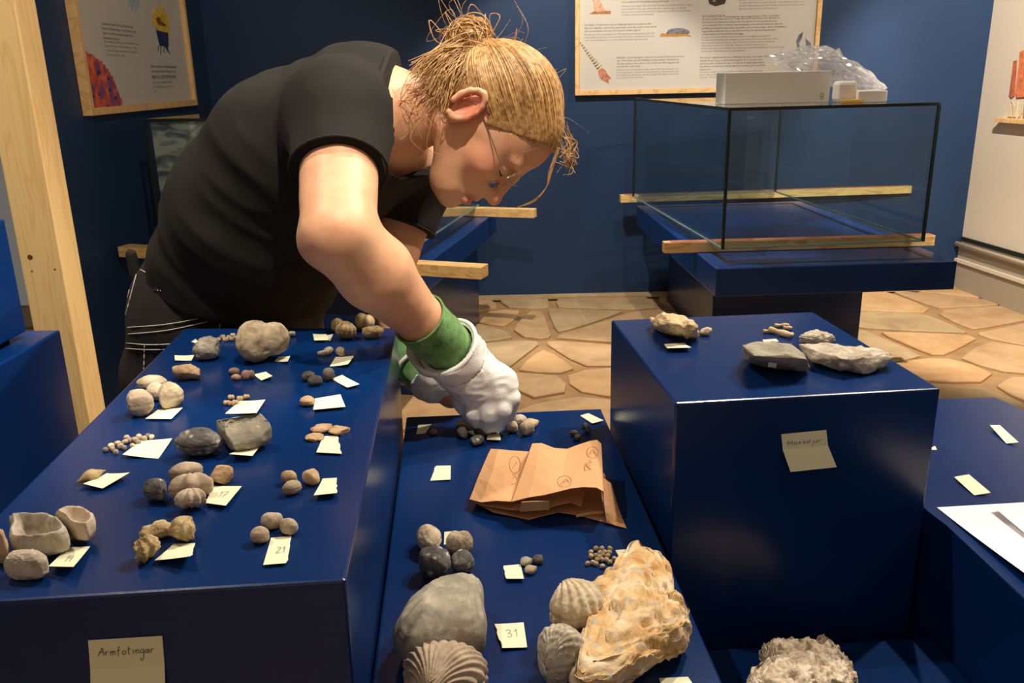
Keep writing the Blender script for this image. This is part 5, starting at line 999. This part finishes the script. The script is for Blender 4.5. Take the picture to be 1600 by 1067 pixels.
def skinmat():
    t = NT('skin'); b = t.b; tc = t.n('ShaderNodeTexCoord'); nz = t.n('ShaderNodeTexNoise', i_Scale=24., i_Detail=5.); t.l(tc, 'Object', nz, 'Vector')
    rp = t.n('ShaderNodeValToRGB'); e = rp.color_ramp.elements; e[0].position = .3; e[1].position = .72; e[0].color = rgb(S((205, 150, 116))); e[1].color = rgb(S((220, 172, 138))); t.l(nz, 'Fac', rp, 'Fac'); last = (rp, 'Color'); org = np.array(person.location)
    for c, r, k, col in ((H(-.018, -.005, -.085), .034, .55, (206, 104, 82)), (H(.099, -.074, -.010), .0185, .8, (184, 92, 84)), (H(.112, -.042, 0), .022, .35, (214, 120, 98)), (H(.055, -.03, -.055), .04, .3, (216, 130, 104)), (ELR+np.array([-.03, -.01, -.02]), .035, .3, (214, 130, 106))):
        vd = t.n('ShaderNodeVectorMath', operation='DISTANCE'); vd.inputs[1].default_value = tuple(c-org); t.l(tc, 'Object', vd, 0); mr = t.n('ShaderNodeMapRange', interpolation_type='SMOOTHSTEP'); mr.inputs[1].default_value = r; mr.inputs[2].default_value = r*.35; mr.inputs[3].default_value = 0; mr.inputs[4].default_value = k; t.l(vd, 'Value', mr, 0)
        mx = t.n('ShaderNodeMix', data_type='RGBA'); mx.inputs[7].default_value = rgb(S(col)); t.l(mr, 0, mx, 0); t.l(last[0], last[1], mx, 6); last = (mx, 2)
    t.l(last[0], last[1], b, 'Base Color'); b.inputs['Roughness'].default_value = .48; b.inputs['Specular IOR Level'].default_value = .4
    b.inputs['Subsurface Weight'].default_value = .15; b.inputs['Subsurface Radius'].default_value = (.012, .005, .003); b.inputs['Subsurface Scale'].default_value = .5
    n2 = t.n('ShaderNodeTexNoise', i_Scale=500., i_Detail=3.); t.l(tc, 'Object', n2, 'Vector'); bp = t.n('ShaderNodeBump', i_Strength=.12, i_Distance=.001); t.l(n2, 'Fac', bp, 'Height'); t.l(bp, 'Normal', b, 'Normal'); return t.m
M['skin'] = skinmat()
V, F = B.mesh(); mobj('body', V, F, M['skin'], person, smooth=True)
# ---- T-shirt
M['shirt'] = mat_plain('black_cotton', (.012, .011, .010), .9, .25, bump=.3, bscale=900); M['hem'] = mat_plain('black_cotton_hem', (.016, .014, .013), .9, .25)
T_ = Field((-.66, .96, .86), (.08, 1.72, 1.52), .0042)
torso(T_, .006, .03, 1)
T_.cut(lambda p: (P3(385, 452, 1.44)-p) @ np.array([.32, 0, .947])+.010*np.sin((p[..., 0]+.4)*14))
hemR = SHR+(ELR-SHR)*.50; hemL = SHL+(ELL-SHL)*.5
T_.add(cone(SHR, hemR, .066, .063), .035); T_.add(cone(SHL, hemL, .062, .06), .03)
C0, C1 = P3(580, 172, 1.33), P3(611, 180, 1.325); T_.add(cone(C0, C1, .084, .073), .03)
sp_ = (TOR[4][0]-TOR[2][0])/np.linalg.norm(TOR[4][0]-TOR[2][0])
T_.every(lambda p: .005*noise(p*9, 2)+.0045*(np.abs(noise(np.stack([(p @ sp_)*26, p[..., 1]*9, (p @ np.cross(sp_, [0, 1., 0]))*9], -1), 7))-.3)+.002*noise(p*24, 8))
for s0, e0, h0 in ((SHR, ELR, hemR), (SHL, ELL, hemL)):
    n = (e0-s0)/np.linalg.norm(e0-s0); sl = T_.box(h0-.1, h0+.13); p = T_.pts(sl); rad = np.sqrt((((p-h0)-((p-h0) @ n)[..., None]*n)**2).sum(-1)); ax = (p-h0) @ n; near = rad < .082
    T_.d[sl] = np.where(near & (ax > -.03), np.maximum(T_.d[sl], ax-.002), T_.d[sl])
nk = (NECK1-NECK0)/np.linalg.norm(NECK1-NECK0); nk2 = np.array([.97, 0, -.1]); nk2 /= np.linalg.norm(nk2); sl = T_.box(C1-.13, C1+.2); p = T_.pts(sl); ax = (p-P3(613, 190, 1.32)) @ nk2; q = p-NECK0; lt = q[..., 1]; rad = np.sqrt(np.maximum(((q-(q @ nk)[..., None]*nk)**2).sum(-1)-lt**2, 0)); m = (lt/.15)**2+(rad/.098)**2 < 1
T_.d[sl] = np.where(m, np.maximum(T_.d[sl], np.maximum(ax, np.minimum(.1, 1)*0+ax)), T_.d[sl]); T_.add(cone(P3(604, 182, 1.325), NECK1, .057, .057), .003, True)
COLLAR = []
u1 = np.cross(nk2, [0, 1., 0]); u1 /= np.linalg.norm(u1); u2 = np.cross(nk2, u1); cc_ = P3(611, 188, 1.322)
for th in np.linspace(0, 2*math.pi, 60):
    dd = u1*math.cos(th)+u2*math.sin(th); lim = .985/math.sqrt((dd[1]/.15)**2+((1-dd[1]**2)**.5/.098)**2); rr_ = [r for r in np.arange(.03, lim, .001) if T_.sample(cc_+dd*r-nk2*.004) < 0]
    COLLAR.append(max(rr_) if rr_ else .07)
COLLAR = np.array(COLLAR); V, F = T_.mesh(); shirt = mobj('shirt', V, F, M['shirt'], person, smooth=True)
def ring(name, c, n, r, tr, mat, parent, seg=36):
    n = n/np.linalg.norm(n); a = np.cross(n, [0, 0, 1.]); a /= np.linalg.norm(a); b = np.cross(n, a); V = []; F = []; th = np.linspace(0, 2*math.pi, seg); tube(V, F, [c+r*(math.cos(t)*a+math.sin(t)*b) for t in th], tr, 8, False); return mobj(name, V, F, mat, parent, smooth=True)
for k_ in range(4): COLLAR = (np.roll(COLLAR, 1)+COLLAR+np.roll(COLLAR, -1))/3
V = []; F = []; tube(V, F, [cc_+(u1*math.cos(t)+u2*math.sin(t))*(r-.001)-nk2*.003 for t, r in zip(np.linspace(0, 2*math.pi, 60), COLLAR)], .0045, 8, False); mobj('collar_rib', V, F, M['hem'], shirt, smooth=True)
ring('sleeve_hem', hemR, ELR-SHR, .0615, .0022, M['hem'], shirt); ring('sleeve_hem', hemL, ELL-SHL, .0585, .0022, M['hem'], shirt)
# ---- trousers
M['trouser'] = mat_plain('dark_work_cloth', (.017, .014, .012), .85, .3, bump=.35, bscale=700, vary=.2, vscale=18); M['thread'] = mat_plain('white_thread', (.52, .48, .42), .7)
W = Field((-.86, 1.14, .05), (-.02, 1.80, 1.14), .0075)
hipR, hipL = TOR[0][0]-LAT*.09+np.array([0, 0, -.03]), TOR[0][0]+LAT*.09+np.array([.03, 0, -.03])
kneeR, kneeL = hipR+np.array([-.06, .02, -.42]), hipL+np.array([.06, .03, -.42]); anR, anL = np.array([kneeR[0]-.06, kneeR[1]+.04, .10]), np.array([kneeL[0]+.0, kneeL[1]+.05, .10])
torso_w = [(TOR[0][0], .124, 1.5), (TOR[1][0], .134, 1.42), (TOR[2][0]+(TOR[1][0]-TOR[2][0])*.25, .130, 1.3)]
for (a, ra, sa), (b, rb, sb) in zip(torso_w[:-1], torso_w[1:]): W.add(cone(a, b, ra, rb, LAT, (sa+sb)/2), .03)
for hp, kn, an in ((hipR, kneeR, anR), (hipL, kneeL, anL)): W.add(cone(hp, kn, .105, .078), .03); W.add(cone(kn, an, .078, .068), .03)
up_ = (TOR[2][0]-TOR[1][0]); up_ /= np.linalg.norm(up_)
W.cut(lambda p: np.maximum((p-P3(385, 428, 1.44)) @ np.array([.32, 0, .947]), .075-p[..., 2]))
W.every(lambda p: .005*noise(p*8, 3)+.003*noise(p*20, 6))
V, F = W.mesh(); trou = mobj('trousers', V, F, M['trouser'], person, smooth=True)
cp3 = lambda l: [(160+x/1.906, 60+y/1.906) for x, y in l]
def stitched(px, r=.0008, name='stitching', mat='thread', off=.004, fl=None):
    fl = fl or W; pts = [fl.hit(*q[:2]) for q in smooth_path([(a, b, 0) for a, b in px], 6*len(px))]; pts = [p-(p-EYE)/np.linalg.norm(p-EYE)*off for p in pts if p is not None]
    if len(pts) < 3: return
    V = []; F = []; tube(V, F, pts, r, 5); return mobj(name, V, F, M[mat], trou)
for l in ([(58, 862), (200, 850), (355, 820)], [(60, 882), (200, 868), (352, 834)], [(50, 905), (140, 912), (235, 908)], [(48, 922), (140, 927), (225, 925)], [(104, 690), (80, 780), (60, 860), (48, 940), (36, 1040)], [(92, 700), (70, 790), (52, 870), (42, 950)], [(125, 912), (123, 985)], [(352, 822), (350, 850), (348, 866)], [(105, 684), (140, 702), (165, 712)], [(188, 718), (250, 735), (300, 742)], [(118, 615), (140, 645), (165, 668)],
          [(652, 790), (690, 772), (715, 758)], [(660, 802), (700, 784), (722, 768)], [(722, 770), (735, 800), (742, 830)], [(520, 790), (530, 830), (535, 860)], [(40, 960), (45, 1000), (38, 1050)]): stitched(cp3(l))
for l in ([(175, 672), (170, 712), (163, 752)], [(316, 762), (314, 780), (312, 800)]): stitched(cp3(l), .006, 'belt_loop', 'trouser', -.002)
for l in ([(163, 750), (186, 752)], [(168, 676), (164, 745)], [(186, 676), (181, 748)]): stitched(cp3([l[0], tuple((np.array(l[0])+np.array(l[1]))/2), l[1]]), .0008, off=.006)
p = P3(207, 412, 1.42); pf = Field(p-.06, p+.06, .003); pf.add(cone(p+np.array([0, 0, .016]), p-np.array([-.002, 0, .022]), .009, .010), .01); V, F = pf.mesh(); mobj('belt_clip', V, F, M['hem'], trou, smooth=True)
for an in (anR, anL):
    sf = Field(an-np.array([.14, .14, .11]), an+np.array([.22, .14, .06]), .005); sf.add(cone((an[0]-.03, an[1], .045), (an[0]+.12, an[1]-.04, .036), .045, .038), .02); sf.add(cone((an[0], an[1], .06), (an[0], an[1], .11), .05, .048), .02); sf.cut(lambda p: .002-p[..., 2]); V, F = sf.mesh(); mobj('shoe', V, F, M['hem'], person, smooth=True)
# ---- green knitted cuffs and white gloves
def knit():
    t = NT('green_wool'); b = t.b; b.inputs['Roughness'].default_value = .95; b.inputs['Sheen Weight'].default_value = .5; b.inputs['Sheen Tint'].default_value = (.5, .8, .4, 1); b.inputs['Specular IOR Level'].default_value = .1; tc = t.n('ShaderNodeTexCoord'); nz = t.n('ShaderNodeTexNoise', i_Scale=60., i_Detail=5.); t.l(tc, 'Object', nz, 'Vector')
    rp = t.n('ShaderNodeValToRGB'); e = rp.color_ramp.elements; e[0].position = .32; e[1].position = .7; e[0].color = rgb(S((70, 112, 62))); e[1].color = rgb(S((116, 158, 100))); t.l(nz, 'Fac', rp, 'Fac'); t.l(rp, 'Color', b, 'Base Color')
    n2 = t.n('ShaderNodeTexNoise', i_Scale=700., i_Detail=3.); t.l(tc, 'Object', n2, 'Vector'); bp = t.n('ShaderNodeBump', i_Strength=.6, i_Distance=.0015); t.l(n2, 'Fac', bp, 'Height'); t.l(bp, 'Normal', b, 'Normal'); return t.m
M['wool'] = knit(); M['glove'] = mat_plain('white_cotton_glove', (.78, .77, .76), .9, .2, bump=.3, bscale=600)
for (w0, h0, r0, r1, nm) in ((WRR, HNR, .0375, .0345, 'R'), (WRL, HNL, .035, .033, 'L')):
    d = (h0-w0)/np.linalg.norm(h0-w0); a, b = w0-d*.004, h0+d*.012; V = []; F = []; t = np.linspace(0, 1, 26); tube(V, F, np.vstack([a+(b-a)*t[:, None], (b-(b-a)*t[:, None]*.95)]), np.r_[np.interp(t, [0, .08, .5, 1], [r0-.001, r0, r0+.001, r1]), np.full(26, r1-.006)], 40, False); V = np.array(V); V += (.0007*fbm(V*70, 4)+.0004*noise(V*400, 2))[:, None]*d[None]*0+(.0009*fbm(V*60, 4))[:, None]
    cf = mobj('knitted_cuff', V, F, M['wool'], person, smooth=True); ring('cuff_hem', a, d, r0+.0006, .0013, M['wool'], cf, 60)
def glove(h0, d, prims, opening, name):
    pts = np.array([q for pr in prims for q in (pr[0], pr[1])]+[h0]); g = Field(pts.min(0)-.07, pts.max(0)+.05, .0022)
    for i, pr in enumerate(prims): g.add(cone(*pr[:4]), pr[4])
    g.every(lambda p: .0030*noise(p*38, 3)+.0022*(np.abs(noise(p*np.array([60, 60, 95]), 6))-.3)+.0014*np.sin(120*((p-h0) @ np.array([.5, .2, .8]))+4*noise(p*30, 8))*sm(.09, .02, np.linalg.norm(p-h0, axis=-1)))
    dn = d/np.linalg.norm(d); sl = tuple(slice(0, n) for n in g.n); p = g.pts(sl)-opening[0]; ax = p @ dn; rad = np.sqrt(((p-ax[..., None]*dn)**2).sum(-1)); g.d = np.maximum(g.d, -ax).astype(np.float32); g.d = np.where((ax < .03), np.maximum(g.d, np.maximum(opening[1]-rad, ax-.028)), g.d).astype(np.float32)
    V, F = g.mesh(); return mobj(name, V, F, M['glove'], person, smooth=True)
G = lambda x, y, Y: P3(x, y, Y)
dR_ = HNR-WRR; oR = G(700, 541, 1.155)
pr = [(oR-dR_*.3, G(716, 558, 1.168), .043, .041, .02), (G(712, 556, 1.165), G(748, 590, 1.175), .040, .034, .02), (G(740, 585, 1.175), G(786, 598, 1.175), .030, .021, .02), (G(740, 585, 1.175), G(772, 612, 1.165), .030, .022, .02), (G(735, 588, 1.175), G(745, 622, 1.165), .030, .022, .02),
      (G(787, 597, 1.172), G(799, 624, 1.158), .0155, .0140, .008), (G(799, 624, 1.158), G(795, 650, 1.166), .0140, .0115, .004), (G(773, 610, 1.160), G(786, 640, 1.148), .0155, .0142, .006), (G(786, 640, 1.148), G(779, 661, 1.160), .0140, .0115, .004),
      (G(757, 620, 1.155), G(763, 648, 1.146), .015, .0138, .006), (G(763, 648, 1.146), G(763, 663, 1.160), .0138, .0115, .004), (G(741, 622, 1.158), G(740, 645, 1.152), .0142, .0125, .006), (G(740, 645, 1.152), G(746, 657, 1.164), .0125, .0105, .004),
      (G(718, 596, 1.185), G(722, 628, 1.178), .018, .0145, .010), (G(722, 628, 1.178), G(738, 651, 1.176), .0145, .0125, .005)]
gl_ = glove(HNR, dR_, pr, (oR, .0375), 'glove')
n_ = dR_/np.linalg.norm(dR_); ring('glove_hem', oR+n_*.001, dR_, .0435, .0032, M['glove'], gl_, 48)
cfv = []; cff = []; a0 = np.cross(n_, [0, 0, 1.]); a0 /= np.linalg.norm(a0); b0 = np.cross(n_, a0)
for i, t in enumerate(np.linspace(-.9, 1.5, 22)):  # turned-back flap of the cuff on the far side
    e = math.sin((i/21)*math.pi); q = (a0*math.cos(t+2.3)+b0*math.sin(t+2.3)); fl_o = oR+q*.0445; cfv += [fl_o+n_*.004, fl_o+q*.006*e-n_*.014*e, fl_o+q*.010*e-n_*.020*e, fl_o+q*.011*e+n_*.004]
for i in range(21):
    for j in range(3): cff.append((i*4+j, i*4+j+1, i*4+j+5, i*4+j+4))
o = mobj('glove_cuff', cfv, cff, M['glove'], gl_, smooth=True); md = o.modifiers.new('thickness', 'SOLIDIFY'); md.thickness = .002
oL = G(652, 572, 1.262); dL_ = HNL-WRL
pr = [(oL-dL_*.3, G(675, 592, 1.25), .038, .036, .02), (G(672, 590, 1.25), G(706, 608, 1.25), .034, .024, .02)]+[(G(700+6*i, 608-3*i, 1.25+.006*i), G(712+7*i, 622-2*i, 1.255+.006*i), .013, .012, .006) for i in range(4)]+[(G(712+7*i, 622-2*i, 1.255+.006*i), G(724+6*i, 632-2*i, 1.25+.006*i), .012, .010, .004) for i in range(4)]+[(G(690, 604, 1.25), G(708, 624, 1.24), .014, .0115, .006)]
gl2 = glove(HNL, dL_, pr, (oL, .035), 'glove'); ring('glove_hem', oL, dL_, .0385, .003, M['glove'], gl2, 40)
# ---- hair
def hairmat(n, a, b):
    t = NT(n); bb = t.b; bb.inputs['Roughness'].default_value = .42; bb.inputs['Specular IOR Level'].default_value = .5; tc = t.n('ShaderNodeTexCoord'); nz = t.n('ShaderNodeTexNoise', i_Scale=150., i_Detail=3.); t.l(tc, 'Object', nz, 'Vector'); rp = t.n('ShaderNodeValToRGB'); e = rp.color_ramp.elements; e[0].position = .35; e[1].position = .65; e[0].color = rgb(S(a)); e[1].color = rgb(S(b)); t.l(nz, 'Fac', rp, 'Fac'); t.l(rp, 'Color', bb, 'Base Color'); return t.m
M['hair'] = hairmat('dark_blond_hair', (128, 92, 52), (182, 140, 88)); M['hairl'] = hairmat('light_blond_hair', (152, 112, 66), (206, 166, 108))
BUN = H(-.119, .036, -.01); hf = Field(HC-.19, HC+.19, .003); hf.add(ellip(H(-.014, .034), HA, (.0985, .0945, .0805)), .01); hf.add(ellip(H(.03, .042), HA, (.066, .072, .068)), .004)
hf.cut(lambda p: (((p-HC) @ Ff)-((p-HC) @ Uu)*.95-.012)/1.38); hf.cut(lambda p: (-((p-HC) @ Uu)-.085-.3*((p-HC) @ Ff)))
hf.add(ellip(BUN+Ff*-.006, HA, (.026, .030, .030)), .012)
# leave the ear free
e0 = H(-.014, -.01, -.074); hf.add(ellip(e0, HA, (.026, .034, .05)), .004, True); e1 = H(-.014, -.01, .074); hf.add(ellip(e1, HA, (.026, .034, .05)), .004, True)
V, F = hf.mesh(); hair = mobj('hair', V, F, M['hair'], person, smooth=True)
rg = np.random.RandomState(11)
def skull(dv, off=0.):
    """point on the hair cap in direction dv (head frame unit vector)"""
    c = np.array([-.014, .034, 0]); r = np.array([.0985, .0945, .0805])+off; k = 1/np.sqrt(((dv/r)**2).sum()); r2 = np.array([.066, .072, .068])+off; o = (c-np.array([.03, .042, 0]))/r2; e = dv/r2; A_, B_, C_ = e @ e, o @ e, o @ o-1; ds = B_*B_-A_*C_
    if ds > 0: k = max(k, (-B_+math.sqrt(ds))/A_)
    q = c+dv*(k+.001); return H(*q)
def hv(f, u, l): v = np.array([f, u, l], float); return v/np.linalg.norm(v)
VS = {'hair': ([], []), 'hairl': ([], [])}
bunv = hv(-.108, .022, -.01)
def strand(pts, r, mat, n=4):
    t = np.linspace(0, 1, len(pts)); tube(*VS[mat], pts, r*np.clip(np.sin(np.clip(t*.9+.08, 0, 1)*math.pi), .5, 1), n, False)
HLN = [(.088, .088, 0), (.080, .072, .03), (.055, .040, .064), (.030, .020, .074), (.004, .028, .08), (-.02, .028, .082), (-.042, .0, .08), (-.052, -.04, .07), (-.078, -.07, .045), (-.088, -.078, 0)]
for i in range(1700):
    side = -1 if rg.rand() < .72 else 1; s = rg.rand()*8.999; j = int(s); a = np.array(HLN[j])*(1-s+j)+np.array(HLN[j+1])*(s-j); a[2] *= side; v0 = hv(*(a-np.array([-.014, .034, 0])*(1 if j > 3 else 1)+rg.normal(size=3)*.003)); om = math.acos(np.clip(v0 @ bunv, -1, 1))
    st_ = rg.rand()**2*.75; n = 16; sag = rg.normal()*.035; pts = []; lay = rg.uniform(.0005, .0042)
    for q in st_+(1-st_)*np.linspace(0, 1, n):
        v = (math.sin((1-q)*om)*v0+math.sin(q*om)*bunv)/math.sin(om); v = v+np.array([.0, -1, 0])*(sag+.03)*math.sin(q*math.pi); v /= np.linalg.norm(v); pts.append(skull(v, lay+.004*math.sin(q*math.pi)+.0003*math.sin(q*9+i)))
    strand(np.array(pts), rg.uniform(.0006, .0015), 'hairl' if rg.rand() < .42 else 'hair')
# messy bun: loops of hair round the knot
for i in range(300):
    ax = rg.normal(size=3); ax /= np.linalg.norm(ax); a = np.cross(ax, [.3, .2, .9]); a /= np.linalg.norm(a); b = np.cross(ax, a); r = rg.uniform(.022, .034); c = BUN+(Ff*-.008+Uu*.002)+rg.normal(size=3)*.0045; th = np.linspace(0, rg.uniform(2.5, 5.5), 16)+rg.uniform(0, 6.3)
    strand(np.array([c+r*(math.cos(t)*a+.85*math.sin(t)*b)*(1+.08*math.sin(3*t)) for t in th]), rg.uniform(.0005, .0013), 'hairl' if rg.rand() < .6 else 'hair')
for i in range(26):   # loose loops above the bun
    a = BUN+rg.normal(size=3)*.012; top = a+np.array([rg.uniform(-.05, .035), rg.uniform(-.02, .02), rg.uniform(.02, .055)]); e = a+np.array([rg.uniform(-.03, .05), rg.uniform(-.02, .02), rg.uniform(-.01, .02)])
    strand(smooth_path([a, (a+top)/2+rg.normal(size=3)*.008, top, (top+e)/2+rg.normal(size=3)*.012, e], 18), rg.uniform(.0004, .001), 'hairl')
for i in range(220):  # hair swept up from the nape, wisps on the neck
    a = P3(640+(i%20)*2.9+rg.normal()*3, 108+(i%20)*3.6+rg.normal()*7, 1.285+rg.uniform(-.03, .02)); q = rg.rand()
    b = BUN+rg.normal(size=3)*.012; mid = (a+b)/2+np.array([-.004, -.022, .006])+rg.normal(size=3)*.003; strand(smooth_path([a, mid, b], 14), rg.uniform(.0004, .0010), 'hairl' if q < .65 else 'hair')
for i in range(16):
    a = P3(rg.uniform(640, 700), rg.uniform(110, 175), 1.26); b = a+np.array([rg.uniform(-.05, -.0), rg.uniform(-.012, .01), rg.uniform(-.05, .0)]); e = b+np.array([rg.uniform(-.01, .03), 0, rg.uniform(-.04, 0)]); strand(smooth_path([a, b, e], 14), .0006, 'hairl')
for i in range(30):   # front tuft past the forehead
    a = P3(rg.uniform(868, 888), rg.uniform(190, 250), 1.32+rg.uniform(-.05, .03)); b = P3(rg.uniform(885, 905), rg.uniform(220, 265), 1.31); e = P3(rg.uniform(865, 900), rg.uniform(235, 275), 1.30+rg.uniform(-.02, .02)); strand(smooth_path([a, b, e], 12), rg.uniform(.0004, .001), 'hairl')
for i in range(7):    # the long lock hanging by the glasses
    j = rg.normal(size=2)*1.5; strand(smooth_path([P3(874+j[0], 232+j[1], 1.30), P3(861+j[0], 268, 1.29), P3(854, 292, 1.29), P3(836+j[0]*.5, 313+j[1]*.5, 1.29), P3(806, 325, 1.295)], 22), .0011, 'hair')
for i in range(40):   # flyaways
    v = hv(rg.uniform(-.1, .09), rg.uniform(-.01, .1), -rg.uniform(-.02, .08)); a = skull(v, .001); w_ = skull(v, .02)-a; b = a+w_*rg.uniform(.3, 1)+rg.normal(size=3)*.012; e = b+rg.normal(size=3)*.018; strand(smooth_path([a, b, e], 10), .00028, 'hairl', 3)
for mname, lab in (('hair', None), ('hairl', 'lighter blond strands and loose bun')):
    V, F = VS[mname]; o = mobj('hair_strands', V, F, M[mname], hair, smooth=True)
    if lab: o['label'] = lab
# ---- face details, glasses, earring
M['metal'] = mat_plain('glasses_metal', (.45, .40, .34), .3, .5, 1); M['lens'] = mat_glass('lens_glass', (.93, .95, .94), .03, 1.0, .28); M['brow'] = mat_plain('brow_hair', S((140, 98, 62)), .7)
for l in (-1, 1):
    V = []; F = []; tube(V, F, smooth_path([H(.088, .012, l*.016), H(.0915, .016, l*.03), H(.083, .013, l*.048)], 10), [.001, .0016, .002, .002, .002, .002, .0018, .0014, .001, .0006], 6); mobj('eyebrow', V, F, M['brow'], person, smooth=True)
    V = []; F = []; tube(V, F, smooth_path([H(.0855, -.010, l*.02), H(.0895, -.012, l*.031), H(.083, -.010, l*.043)], 10), .0008, 5); mobj('eyelashes', V, F, M['hem'], person)
gs = None
V = []; F = []
def loop(c, rx, ry, ax, ay, r=.0007):
    th = np.linspace(0, 2*math.pi, 36); tube(V, F, [c+rx*math.cos(t)*ax+ry*math.sin(t)*ay for t in th], r, 6, False)
lc = [H(.1005, -.006, l*.033) for l in (-1, 1)]; tilt_ = (Uu*.93-Ff*.18); tilt_ /= np.linalg.norm(tilt_)
for c in lc: loop(c, .0205, .0165, Ll, tilt_)
tube(V, F, smooth_path([lc[0]+Ll*.0205, H(.112, .002, 0), lc[1]-Ll*.0205], 9), .0007, 6)
for l, c in zip((-1, 1), lc): tube(V, F, smooth_path([c+Ll*l*.0205, H(.098, -.004, l*.066), H(.06, .0, l*.073), H(.0, .006, l*.079), H(-.022, .002, l*.083), H(-.038, -.022, l*.08)], 22), .0008, 6)
gs = mobj('glasses', V, F, M['metal'], person, smooth=True)
for c in lc:
    n = np.cross(Ll, tilt_); th = np.linspace(0, 2*math.pi, 28)[:-1]; V = [c+.0202*math.cos(t)*Ll+.0162*math.sin(t)*tilt_+n*s for s in (-.0006, .0006) for t in th]; m = len(th)
    mobj('lens', V, [tuple(range(m))[::-1], tuple(range(m, 2*m))]+[(i, (i+1) % m, m+(i+1) % m, m+i) for i in range(m)], M['lens'], gs)
V = []; F = []; c = H(-.019, -.048, -.084); th = np.linspace(0, 2*math.pi, 20); tube(V, F, [c+.005*(math.cos(t)*Ll*.4+math.sin(t)*np.array([0, 0, 1.])+math.cos(t)*.8*np.array([1., 0, 0])) for t in th], .0007, 5, False); mobj('earring', V, F, M['metal'], person, smooth=True)
